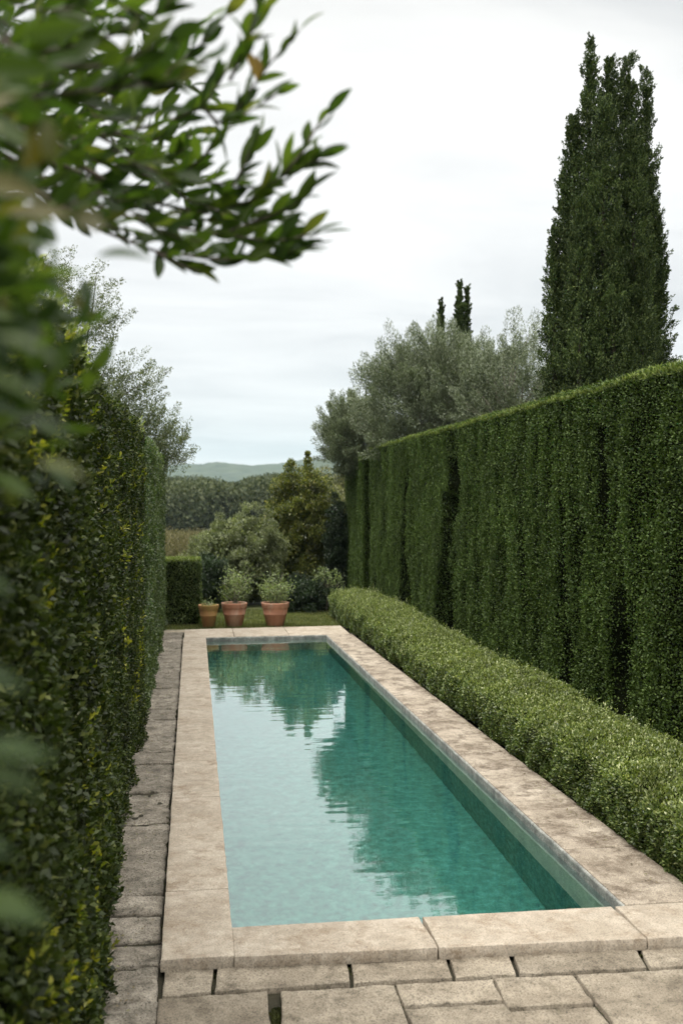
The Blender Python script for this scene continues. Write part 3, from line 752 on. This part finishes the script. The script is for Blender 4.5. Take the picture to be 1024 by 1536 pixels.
bush('ground_bush', 'low dark bush on the lawn right of the pots', 'bush', (1.85, 18.3, .18), (.55, .5, .42), 150, .09, 240, .026, M['deep'], zmin=.0, seed=19, core=3000, trunk_r=.02)
bush('leafy_sprig', 'small light green leafy sprig growing by the far end of the low hedge', 'plant', (2.26, 18.2, .48), (.26, .2, .30), 22, .07, 34, .034, M['potplant'], zmin=.05, seed=23, trunk_r=.012, limbs_n=12)
bush('dark_bush', 'dark bush standing behind the small clipped hedge', 'bush', (.28, 18.4, .45), (.32, .4, .62), 110, .1, 220, .028, M['deep'], zmin=.0, seed=29, core=2500, trunk_r=.02)

# trees behind the tall hedge
def olive(label, c, rad, ncl, per, base, seed, cr=.2, extra=None, limbs_n=30, sparse=False):
    t = thing('olive_tree', label, 'olive tree', base, 'olive trees behind the tall hedge')
    cl = ell_clumps(c, rad, ncl, cr, seed, .4, .22)
    if extra is not None: cl = np.vstack([cl, extra])
    # each clump is a brush of fine upright twigs
    c0 = np.repeat(cl, per, 0); n = len(c0)
    out = unit(c0[:, :3]-np.asarray(c))
    tw = np.repeat(unit(unit(cl[:, :3]-np.asarray(c))*.8+np.array([0, 0, .7])+.35*rdir(len(cl))), per, 0)
    s_ = rng.random(n); side = rdir(n)
    P = c0[:, :3]+tw*((s_-.3)*c0[:, 3]*2.2)[:, None]+side*(c0[:, 3]*.62*(1-.6*s_))[:, None]
    kf = n//4; Pf = np.asarray(c)+rdir(kf)*np.asarray(rad)*(.92*rng.random(kf)**.4)[:, None]
    Pf[:, 2] -= .05; P = np.vstack([P, Pf]); tw = np.vstack([tw, rdir(kf)+np.array([0, 0, .5])]); n = len(P)
    foliage('crown', P, tw*.9+.75*rdir(n), rdir(n)+np.array([0, 0, .3]), .036+.022*rng.random(n), .010, M['olive'], t, .1)
    mb = MB(); b0 = np.array(base, float); top = np.array([c[0], c[1], c[2]-rad[2]*.5]); s_ = np.linspace(0, 1, 8)[:, None]
    mb.tube(b0*(1-s_)+top*s_+.06*np.sin(s_*6)*np.array([1, .4, 0]), np.linspace(.13, .08, 8), 10)
    limbs(mb, top, cl[rng.choice(len(cl), limbs_n, replace=False)], .035, .004, .12)
    mb.build('trunk', M['bark_pale'], t, True)
olive('silvery olive tree with a broad round crown rising above the middle of the tall hedge', (4.05, 17.6, 3.45), (1.28, 1.1, 1.22), 480, 420, (4.1, 17.6, 0), 31)
olive('smaller olive tree drooping over the far end of the tall hedge', (2.98, 19.5, 3.02), (.66, .7, .72), 210, 380, (3.9, 19.6, 0), 37, .17)
olive('thin see through olive tree between the broad olive and the big cypress', (4.95, 16.4, 3.32), (.95, .8, 1.15), 260, 300, (5.1, 16.2, 0), 41, .18, limbs_n=40)

def cypress(label, base, spires, plumes, per, mat, group=None, psz=.16, lf=.026):
    """spires: (x, y, z0, z1, r) each a slim flame; plumes point up and out"""
    t = thing('cypress_tree', label, 'cypress', base, group)
    sp = np.array(spires, float); wt = (sp[:, 3]-sp[:, 2])*sp[:, 4]; wt = wt/wt.sum()
    idx = rng.choice(len(sp), plumes, p=wt); S_ = sp[idx]
    tz = rng.random(plumes)**.9; z = S_[:, 2]+(S_[:, 3]-S_[:, 2])*tz
    prof = np.clip(1.0-tz, 0, 1)**.62*np.clip(.72+tz*1.2, 0, 1)
    ang = rng.random(plumes)*2*math.pi
    rr = S_[:, 4]*prof*(.45+.55*rng.random(plumes)**.5)
    q = np.stack([np.cos(ang)*2+S_[:, 0], np.sin(ang)*2, z*1.4], 1)
    rr = rr*(.78+.5*fbm(q, (1.1, 1.1, 1.1), 300, 2))
    C_ = np.stack([S_[:, 0]+rr*np.cos(ang), S_[:, 1]+rr*np.sin(ang), z], 1)
    ax_ = unit(np.stack([np.cos(ang)*.45, np.sin(ang)*.45, np.ones(plumes)], 1)+.25*rng.normal(size=(plumes, 3)))
    ln = psz*(.6+.8*rng.random(plumes))*np.clip(1.25-tz*.7, .35, 1.2)
    c0 = np.repeat(C_, per, 0); a0 = np.repeat(ax_, per, 0); l0 = np.repeat(ln, per)
    n = len(c0); s_ = rng.random(n)
    P = c0+a0*(l0*(s_-.2)*1.3)[:, None]+rdir(n)*(l0*.42*(1-s_*.8))[:, None]
    kf = n//5; b_ = sp[rng.choice(len(sp), kf, p=wt)]; tf = rng.random(kf); af = rng.random(kf)*6.283
    rf = b_[:, 4]*np.clip(1-tf, 0, 1)**.62*np.clip(.72+tf*1.2, 0, 1)*.8*rng.random(kf)**.5
    Pf = np.stack([b_[:, 0]+rf*np.cos(af), b_[:, 1]+rf*np.sin(af), b_[:, 2]+(b_[:, 3]-b_[:, 2])*tf*.97], 1)
    foliage('inner_foliage', Pf, rdir(kf)+np.array([0, 0, .8]), rdir(kf), lf*1.5, lf*.8, mat, t)
    foliage('crown', P, a0*.9+.6*rdir(n), rdir(n)+unit(np.stack([np.cos(np.repeat(ang, per)), np.sin(np.repeat(ang, per)), .3+0*l0], 1))*.6, lf*(.6+.7*rng.random(n)), lf*.42, mat, t)
    mb = MB(); mb.tube([(base[0], base[1], base[2]), (base[0], base[1], 1.5), (base[0]+.02, base[1], spires[0][3]*.8)], [.16, .13, .03], 10)
    for s1 in spires[1:]:
        mb.tube([(base[0], base[1], .8), ((base[0]+s1[0])/2, s1[1], 1.4), (s1[0], s1[1], s1[3]*.6), (s1[0], s1[1], s1[3]-.12)], [.06, .05, .03, .006], 6)
    mb.build('trunk', M['bark_dark'], t, True)
def sp_px(x, ytop, Y, z0, r):
    p = at_y(x, ytop, Y); return (p[0], Y, z0, p[2]+.0, r)
cY = 10.4
cypress('huge dark cypress with several ragged spires towering over the tall hedge', (4.25, cY, 0),
        [sp_px(915, 95, cY, .4, .50), sp_px(884, 66, cY-.05, .6, .36), sp_px(942, 88, cY+.05, .6, .40), sp_px(968, 108, cY+.1, .8, .30),
         sp_px(860, 178, cY, .6, .36), sp_px(845, 260, cY+.1, .5, .30), sp_px(832, 350, cY, .4, .26), sp_px(975, 250, cY, .5, .30), sp_px(988, 330, cY, .5, .26), sp_px(905, 150, cY-.3, .5, .42), sp_px(950, 190, cY-.28, .5, .38), sp_px(870, 300, cY-.3, .5, .36), sp_px(920, 330, cY-.42, .5, .36), sp_px(962, 390, cY-.4, .5, .30)],
        6600, 72, M['cypress'], psz=.14, lf=.025)
sY = 23.0
cypress('two slim cypress tips just showing over the broad olive crown', (at_y(680, 600, sY)[0], sY, 0),
        [sp_px(689, 425, sY, 1.0, .27), sp_px(661, 450, sY, 1.0, .20), sp_px(700, 432, sY+.1, 1.0, .17)], 1300, 70, M['cypress'], psz=.13, lf=.04)

# loose tree behind the left hedge
t = thing('loose_tree', 'airy small-leaved tree rising behind the left hedge', 'tree', (-2.0, 14.5, 0))
blobs = [((-1.55, 14.3, 3.9), (.75, .8, .95), 90), ((-1.0, 14.6, 3.3), (.62, .7, .62), 80), ((-.62, 15.0, 2.85), (.55, .6, .50), 90), ((-1.9, 14.2, 4.7), (.6, .7, .6), 45), ((-1.2, 14.2, 4.4), (.4, .4, .4), 20), ((-.35, 15.4, 2.60), (.36, .5, .28), 30), ((-1.6, 14.4, 2.9), (.8, .8, .7), 90)]
cl = np.vstack([ell_clumps(c, r, k_, .15, 50+i_, .2, .3) for i_, (c, r, k_) in enumerate(blobs)])
per = 105
c0 = np.repeat(cl, per, 0); n = len(c0)
tw = np.repeat(unit(np.stack([.5+.5*rng.random(len(cl)), .2*rng.normal(size=len(cl)), .35+.7*rng.random(len(cl))], 1)), per, 0)
s_ = rng.random(n)
P = c0[:, :3]+tw*((s_-.35)*c0[:, 3]*2.1)[:, None]+rdir(n)*(c0[:, 3]*.5*(1-.6*s_))[:, None]
foliage('crown', P, tw*.6+.9*rdir(n), rdir(n)+np.array([0, 0, .4]), .026+.020*rng.random(n), .013, M['olive_dark'], t)
mb = MB(); mb.tube([(-2.0, 14.5, 0), (-1.95, 14.45, 1.2), (-1.75, 14.4, 2.4), (-1.6, 14.4, 3.4), (-1.6, 14.4, 4.3)], [.13, .11, .09, .05, .02], 9)
limbs(mb, (-1.75, 14.4, 2.5), cl[rng.choice(len(cl), 60, replace=False)], .028, .003, .08)
mb.build('trunk', M['bark'], t, True)

# ------------------------------------------------------------------ near overhanging laurel
lt = thing('laurel_tree', 'blurred glossy-leaved laurel branch hanging in over the top left corner', 'tree', (-1.5, .9, 0))
mbL, mbB, mbA = MB(), MB(), MB()
def sprig(pts, w0=.0035, lsp=.016, llen=.076, side=1.0, updir=(.25, 0, 1.0), skip=.0, lw=.26):
    pts = np.array([at_d(x_, y_, d_*1.22) for x_, y_, d_ in pts]); n = len(pts)
    # smooth resample
    tt = np.linspace(0, 1, n); m_ = max(8, int(np.linalg.norm(np.diff(pts, axis=0), axis=1).sum()/.012))
    ts = np.linspace(0, 1, m_); C_ = np.stack([np.interp(ts, tt, pts[:, k]) for k in range(3)], 1)
    for _ in range(3): C_[1:-1] = (C_[:-2]+2*C_[1:-1]+C_[2:])/4
    mbB.tube(C_, np.linspace(w0, .0012, m_), 6)
    T = unit(np.gradient(C_, axis=0)); Ln = np.linalg.norm(np.diff(C_, axis=0), axis=1).sum()
    k_ = int(Ln/lsp); s_ = np.linspace(.08, 1, k_)
    idx = np.clip((s_*(m_-1)).astype(int), 0, m_-1)
    P = C_[idx]; t_ = T[idx]; ph = np.arange(k_)*2.4+rng.random()*6
    B_ = unit(np.cross(t_, np.array([.1, .3, 1.])+0*t_)); U_ = np.cross(B_, t_)
    D = t_*.95+(B_*np.cos(ph)[:, None]+U_*np.sin(ph)[:, None])*.55+np.array(updir)*.38+.16*rng.normal(size=(k_, 3))
    if k_ > 2: D[-1] = t_[-1]; D[-2] = t_[-2]+.3*U_[-2]
    N = np.cross(D, rdir(k_))+.5*U_
    big_leaves(mbL, P, D, N, llen*(.65+.55*rng.random(k_))*(1-.25*s_), llen*lw*(.8+.4*rng.random(k_)), .08+.25*rng.random(k_))
SP = [
 [(40, 290, 1.7), (150, 345, 1.6), (235, 378, 1.52), (330, 390, 1.5), (400, 384, 1.5), (440, 376, 1.5)],
 [(235, 378, 1.52), (262, 395, 1.5), (300, 408, 1.5)],
 [(120, 300, 1.65), (220, 335, 1.6), (320, 350, 1.55), (410, 362, 1.5), (478, 350, 1.5)],
 [(330, 352, 1.55), (390, 330, 1.52), (440, 310, 1.5), (462, 288, 1.5)],
 [(100, 250, 1.75), (210, 300, 1.65), (310, 320, 1.6), (380, 300, 1.55), (425, 262, 1.52), (478, 238, 1.5)],
 [(425, 262, 1.52), (455, 228, 1.5), (470, 195, 1.5), (490, 172, 1.5)],
 [(310, 320, 1.6), (350, 280, 1.55), (372, 235, 1.55), (385, 205, 1.55)],
 [(210, 300, 1.65), (270, 265, 1.6), (310, 232, 1.55), (345, 185, 1.5), (415, 142, 1.5)],
 [(90, 210, 1.5), (180, 200, 1.5), (260, 180, 1.5), (305, 160, 1.48), (350, 90, 1.45), (395, 20, 1.4)],
 [(305, 160, 1.48), (330, 190, 1.48), (360, 160, 1.45), (400, 100, 1.42), (450, 45, 1.4)],
 [(150, 120, 1.5), (230, 115, 1.5), (290, 80, 1.5), (340, 22, 1.5)],
 [(345, 120, 1.4), (372, 60, 1.35), (395, -30, 1.3)],
 [(60, 330, 1.75), (150, 270, 1.7), (250, 240, 1.65), (300, 210, 1.6)],
 [(50, 200, 1.7), (140, 240, 1.7), (240, 270, 1.65), (330, 275, 1.6), (400, 285, 1.55)],
 [(180, 300, 1.7), (260, 330, 1.65), (350, 330, 1.6), (430, 330, 1.55)],
 [(120, 190, 1.6), (200, 230, 1.6), (280, 300, 1.58), (340, 320, 1.55)],
 [(60, 80, 1.3), (150, 60, 1.3), (240, 20, 1.3), (280, -30, 1.3)],
 [(0, 160, 1.2), (90, 140, 1.2), (190, 130, 1.2), (270, 110, 1.2)],
 [(0, 60, 1.1), (80, 100, 1.1), (170, 100, 1.1), (250, 60, 1.1)],
 [(0, 250, 1.4), (80, 300, 1.4), (130, 330, 1.4), (200, 350, 1.45)],
]
for s1 in SP: sprig(s1)
# dense inner twigs toward the trunk, upper left
for q in range(125):
    x = rng.uniform(-140, 235); y = rng.uniform(-80, 330)
    if q > 85: x = rng.uniform(-120, 120); y = rng.uniform(-60, 230)
    if x > 140 and y < 20 and rng.random() < .5: continue
    d0 = rng.uniform(1.15, 2.3); a = rng.uniform(-.9, .7); ln = rng.uniform(60, 140)
    sprig([(x, y, d0), (x+ln*.5*math.cos(a), y+ln*.5*math.sin(a)+10, d0), (x+ln*math.cos(a), y+ln*math.sin(a)-6, d0-.04)], .002, .016, .072)
# limbs carrying them back to the trunk
for q in (0, 2, 4, 7, 8, 13, 16, 17, 19):
    p0 = at_d(SP[q][0][0], SP[q][0][1], SP[q][0][2]*1.22); mbB.tube([p0, p0*.5+np.array([-1.25, 1.1, 2.9])*.5, (-1.5, .95, 2.2)], [.0045, .012, .022], 7)
mbK = MB(); mbK.tube([(-1.5, .9, 0), (-1.52, .92, 1.2), (-1.5, .95, 2.25), (-1.4, 1.0, 3.1)], [.075, .065, .05, .02], 10)
mbL.build('leaves', M['laurel'], lt, True)
mbB.build('branches', M['bark'], lt, True); mbK.build('trunk', M['bark'], lt, True)
# a withered ochre leaf
P = np.array([at_d(384, 85, 1.72), at_d(372, 78, 1.73)]); big_leaves(mbA, P, np.array([[.1, 0, -1.], [.4, 0, -.9]]), np.array([[.3, -1, 0], [.1, -1, .2]]), [.035, .03], [.02, .014], [.2, .3])
mbA.build('withered_leaf', M['autumn'], lt, True)

# very near shrub beside the camera (large soft leaves at the left edge)
ns = thing('laurel_shrub', 'very blurred dark large-leaved shrub filling the left edge close to the viewer', 'shrub', (-.75, .75, 0))
mbS, mbY, mbT = MB(), MB(), MB()
def cluster(mb, x, y, dist, n, spread, l_, w_=.38, dirs=(.6, 0, .3)):
    c = at_d(x, y, dist)
    P = c+spread*rng.normal(size=(n, 3))*np.array([1, 1, 1]); D = np.array(dirs)+.8*rdir(n)
    big_leaves(mb, P, D, rdir(n)+np.array([0, -.6, .8]), l_*(.7+.6*rng.random(n)), l_*w_*(.8+.4*rng.random(n)), .1+.3*rng.random(n))
for q in range(46):
    y = rng.uniform(300, 640); xm = np.interp(y, [300, 420, 520, 640], [-50, 0, 50, 70])
    cluster(mbS, rng.uniform(-120, xm), y, rng.uniform(.95, 1.35), 9, .035, .042)
for q in range(26):
    cluster(mbS, rng.uniform(-190, -40), rng.uniform(0, 330), rng.uniform(.9, 1.3), 6, .04, .055)
for (x, y, d0) in [(60, 625, .62), (10, 560, .6), (95, 690, .7), (-20, 1000, .55), (5, 1120, .5), (-10, 1150, .5), (-15, 1350, .55), (20, 1365, .6), (-40, 1250, .55), (-30, 850, .6), (30, 500, .62)]:
    big_leaves(mbS, np.array([at_d(x-40, y+5, d0)]), np.array([[1, .2, -.12+.3*rng.normal()*.4]]), np.array([[0, -.5, 1.]]), [.036], [.016], [.25])
for (x, y, d0, n_) in [(10, 265, .85, 5), (15, 300, .8, 3), (80, 450, 1.3, 3), (-25, 300, .8, 3)]:
    cluster(mbY, x, y, d0, n_, .022, .045)
mbS.build('leaves', M['laurel'], ns, True)
mbY.build('young_leaves', M['young'], ns, True)
mbT.tube([(-.75, .75, 0), (-.72, .78, 1.0), (-.7, .85, 1.8), (-.62, .9, 2.5), (-.6, .95, 2.9)], [.03, .026, .02, .012, .004], 8)
limbs(mbT, (-.71, .82, 1.6), [at_d(x, y, d0) for x, y, d0 in [(-40, 620, .7), (-60, 400, 1.0), (-60, 500, 1.0), (-80, 200, 1.0), (-50, 1120, .5), (-50, 1350, .55), (-40, 1000, .55)]], .008, .002)
mbT.build('stem', M['bark'], ns, True)

# ------------------------------------------------------------------ pots
def lathe(mb, prof, k=40, c=(0, 0, 0)):
    th_ = np.arange(k)*2*math.pi/k; V = []
    for r_, z_ in prof: V += [(c[0]+r_*math.cos(a), c[1]+r_*math.sin(a), c[2]+z_) for a in th_]
    Q = [[i_*k+j_, i_*k+(j_+1) % k, (i_+1)*k+(j_+1) % k, (i_+1)*k+j_] for i_ in range(len(prof)-1) for j_ in range(k)]
    mb.add(V, Q)
def pot(label, x, y, rt_, rb_, h, mat, soil_lab=None):
    t = thing('terracotta_pot', label, 'flower pot', (x, y, -.018), 'terracotta pots on the far edge of the pool terrace')
    rim = h*.22; r1 = rb_+(rt_-rb_)*.86; zr = h-rim
    def rr(z): return rb_+(r1-rb_)*z/zr
    prof = [(.001, .0), (rb_-.006, 0), (rb_, .006), (rr(h*.5), h*.5), (rr(h*.515)+.005, h*.515), (rr(h*.545)+.006, h*.545), (rr(h*.56)+.001, h*.56), (r1, zr-.004), (r1+.002, zr)]
    mb = MB(); lathe(mb, prof, 44, (x, y, -.018)); mb.build('body', mat, t, True)
    prof = [(r1-.004, zr-.001), (rt_-.006, zr+.003), (rt_-.002, zr+.010), (rt_+.004, h-.018), (rt_+.006, h-.012), (rt_+.005, h-.002), (rt_-.002, h+.002), (rt_-.020, h-.002), (rt_-.026, h-.012), (rt_-.032, h-.06)]
    mb = MB(); lathe(mb, prof, 44, (x, y, -.018)); mb.build('rim', mat, t, True)
    k = 36; V = [(x, y, h-.055)]+[(x+(rt_-.029)*math.cos(a), y+(rt_-.029)*math.sin(a), h-.062+.006*math.sin(a*5)) for a in np.arange(k)*2*math.pi/k]
    mesh('soil', V, [[0, 1+i_, 1+(i_+1) % k] for i_ in range(k)], M['soil'], t)
    return t
pot('small weathered terracotta pot with only a few sprouts, left of the row', .225, 16.15, .150, .085, .345, M['terra_old'])
pot('middle terracotta pot of the three, holding the taller thin-stemmed shrub', .612, 16.20, .192, .118, .365, M['terra'])
pot('rightmost and widest terracotta pot, holding a leafy grey green shrub', 1.225, 16.12, .205, .125, .368, M['terra'])
def pot_plant(name, label, x, y, h0, stems, per, lf, spread, seed, mat='potplant'):
    t = thing(name, label, 'plant', (x, y, h0))
    P_, D_2 = [], []; mb = MB()
    for q in range(stems):
        a = rng.random()*6.28; r_ = spread*rng.random()**.6; top = np.array([x+r_*math.cos(a), y+r_*math.sin(a)*.8, h0+(.22+.32*rng.random())*(1.2-.5*r_/spread)*lf])
        s_ = np.linspace(0, 1, 7)[:, None]; b0 = np.array([x+.02*rng.normal(), y+.02*rng.normal(), h0])
        C_ = b0*(1-s_)+top*s_; C_[:, :2] -= (np.sin(s_*math.pi)*.25*(top-b0)[:2])
        mb.tube(C_, np.linspace(.006, .0015, 7), 5)
        for e in range(per):
            u = .30+.7*rng.random(); p = C_[0]*(1-u)+C_[-1]*u+.045*rng.normal(size=3)
            P_.append(p); D_2.append(unit(((top-b0)*.5+.35*np.array([math.cos(a), math.sin(a), .6]))[None])[0]*.5+.8*rdir(1)[0])
    P_ = np.array(P_); n = len(P_)
    foliage('leaves', P_, np.array(D_2), rdir(n)+np.array([0, 0, .6]), .030+.028*rng.random(n), .015, M[mat], t)
    mb.build('stems', M['bark_pale'], t, True)
pot_plant('potted_shrub', 'light green thin-stemmed shrub growing in the middle terracotta pot', .63, 16.2, .29, 17, 62, 1.35, .27, 1)
pot_plant('potted_shrub', 'bushy light green shrub growing in the rightmost terracotta pot', 1.235, 16.12, .29, 24, 60, 1.0, .27, 2)
pot_plant('seedlings', 'few small sprouts in the small weathered terracotta pot', .225, 16.15, .27, 12, 12, .22, .10, 3)

# ------------------------------------------------------------------ far scrub and wood
cl = []
for q in range(420):
    Y_ = rng.uniform(34, 46); X_ = Y_*rng.uniform(-.12, .13)
    cl.append([X_, Y_, .12-(Y_-34)*.035+.35*rng.random(), .55+.2*rng.random()])
cl = np.array(cl); P, d = crown_pts(cl, 300, .9, .6); n = len(P)
o = foliage('scrub', P, d*.6+np.array([0, 0, .6])+.8*rdir(n), rdir(n)+np.array([0, 0, .5]), .09*(.6+.8*rng.random(n)), .03, M['scrub']); kind(o, 'stuff'); tag(o, 'dry brownish scrub on the slope below the garden', 'scrub')
cl = []
for q in range(900):
    Y_ = 110+130*rng.random(); X_ = Y_*rng.uniform(-.2, .22)
    g0 = float(terrain_h(np.array([X_]), np.array([Y_]))[0])
    pxx = 512+F_PX*math.tan(math.atan2(X_, Y_)-YAW)
    hh = (CAM_H+Y_/F_PX*np.interp(pxx, [200, 300, 360, 400, 520], [30, 31, 22, 36, 36]))*(.80+.3*rng.random()*(Y_/240))
    r_ = rng.uniform(1.6, 3.4)
    top = min(hh, CAM_H+Y_*.0225)
    for e in range(5):
        cl.append([X_+rng.normal()*r_*.45, Y_+rng.normal()*r_*.45, top-r_*.6-rng.random()*3.0*(e > 0), r_*(.5+.3*rng.random())])
    cl.append([X_, Y_, g0+1.5, r_*.9])
cl = np.array(cl); P, d = crown_pts(cl, 120, .85, .7); n = len(P)
o = foliage('wood', P, d*.6+.8*rdir(n), d*.8+rdir(n)*.6+np.array([0, 0, .3]), .42*(.6+.8*rng.random(n)), .30, M['wood']); kind(o, 'stuff'); tag(o, 'dark olive green wood across the valley', 'wood')

# ------------------------------------------------------------------ haze
hz, nt, out = new_mat('valley air')
pv = nd(nt, 'ShaderNodeVolumePrincipled', Density=.00018, Anisotropy=.0); pv.inputs['Color'].default_value = (.58, .74, .82, 1)
nt.links.new(pv.outputs[0], out.inputs['Volume'])
V = [(x, y, z) for z in (-45, 170) for x, y in ((-2600, -400), (2600, -400), (2600, 3700), (-2600, 3700))]
o = mesh('haze', V, [[3, 2, 1, 0], [4, 5, 6, 7], [0, 1, 5, 4], [1, 2, 6, 5], [2, 3, 7, 6], [3, 0, 4, 7]], hz)
kind(o, 'stuff'); tag(o, 'pale blue haze over the distant hills', 'haze')

# ------------------------------------------------------------------ sky, sun
SUN_EL, SUN_AZ = R(62), R(-115)      # azimuth clockwise from +Y
w = bpy.data.worlds.new('World'); S.world = w; w.use_nodes = True; nt = w.node_tree; nt.nodes.clear()
wo = nt.nodes.new('ShaderNodeOutputWorld')
sky = nt.nodes.new('ShaderNodeTexSky'); sky.sky_type = 'NISHITA'; sky.sun_disc = False; sky.sun_elevation = SUN_EL; sky.sun_rotation = SUN_AZ
b1 = nd(nt, 'ShaderNodeBackground', Strength=.10); nt.links.new(sky.outputs[0], b1.inputs[0])
tc = nt.nodes.new('ShaderNodeTexCoord')
sx = nt.nodes.new('ShaderNodeSeparateXYZ'); nt.links.new(tc.outputs['Generated'], sx.inputs[0])
# overcast: brighter towards the zenith
rp = ramp(nt, [(0, (.160, .160, .164)), (.04, (.168, .168, .172)), (.12, (.198, .198, .199)), (.28, (.213, .212, .210)), (.44, (.198, .197, .193)), (.60, (.56, .55, .53)), (1, (1.22, 1.18, 1.11))])
nt.links.new(sx.outputs['Z'], rp.inputs[0])
dv = nd(nt, 'ShaderNodeMath', operation='ADD'); dv.inputs[1].default_value = .12; nt.links.new(sx.outputs['Z'], dv.inputs[0])
vm = nt.nodes.new('ShaderNodeVectorMath'); vm.operation = 'DIVIDE'; nt.links.new(tc.outputs['Generated'], vm.inputs[0])
cb = nt.nodes.new('ShaderNodeCombineXYZ')
for q in range(3): nt.links.new(dv.outputs[0], cb.inputs[q])
nt.links.new(cb.outputs[0], vm.inputs[1])
mp = nt.nodes.new('ShaderNodeMapping'); mp.inputs['Scale'].default_value = (.8, 1.3, .4); mp.inputs['Rotation'].default_value = (0, 0, .5); nt.links.new(vm.outputs[0], mp.inputs[0])
cn = noise(nt, 1.1, 6, .55, mp.outputs[0], .4)
cr_ = ramp(nt, [(.3, (.76, .77, .785)), (.5, (.95, .95, .95)), (.7, (1.10, 1.095, 1.08))]); nt.links.new(cn.outputs[0], cr_.inputs[0])
cc = mixc(nt, 1.0, rp.outputs[0], cr_.outputs[0], 'MULTIPLY')
b2 = nd(nt, 'ShaderNodeBackground', Strength=3.0); nt.links.new(cc, b2.inputs[0])
ms = nt.nodes.new('ShaderNodeMixShader'); ms.inputs[0].default_value = .95
nt.links.new(b1.outputs[0], ms.inputs[1]); nt.links.new(b2.outputs[0], ms.inputs[2]); nt.links.new(ms.outputs[0], wo.inputs[0])
sun = bpy.data.lights.new('sun', 'SUN'); sun.energy = 1.5; sun.angle = R(20); sun.color = (1, .95, .88)
so = bpy.data.objects.new('sun', sun); COL.objects.link(so)
dirv = Vector((math.sin(SUN_AZ)*math.cos(SUN_EL), math.cos(SUN_AZ)*math.cos(SUN_EL), math.sin(SUN_EL)))
so.rotation_euler = dirv.to_track_quat('Z', 'Y').to_euler()

# ------------------------------------------------------------------ camera
cam = bpy.data.cameras.new('camera'); co = bpy.data.objects.new('camera', cam); COL.objects.link(co); S.camera = co
co.location = CAM
mat3 = Matrix((rt, up, -fw)).transposed(); co.rotation_euler = mat3.to_euler()
cam.sensor_fit = 'VERTICAL'; cam.sensor_height = 36; cam.sensor_width = 24; cam.lens = F_PX/1536*36
cam.clip_start = .02; cam.clip_end = 8000
cam.dof.use_dof = True; cam.dof.focus_distance = 6.8; cam.dof.aperture_fstop = 2.9; cam.dof.aperture_blades = 0

S.view_settings.view_transform = 'Standard'; S.view_settings.look = 'None'; S.view_settings.exposure = 0.74; S.view_settings.gamma = 1
cy = S.cycles
cy.max_bounces = 8; cy.diffuse_bounces = 3; cy.glossy_bounces = 4; cy.transmission_bounces = 6; cy.transparent_max_bounces = 6; cy.volume_bounces = 1
cy.caustics_reflective = False; cy.caustics_refractive = True; cy.sample_clamp_indirect = 6
cy.use_denoising = True
try: cy.denoiser = 'OPENIMAGEDENOISE'
except Exception: pass
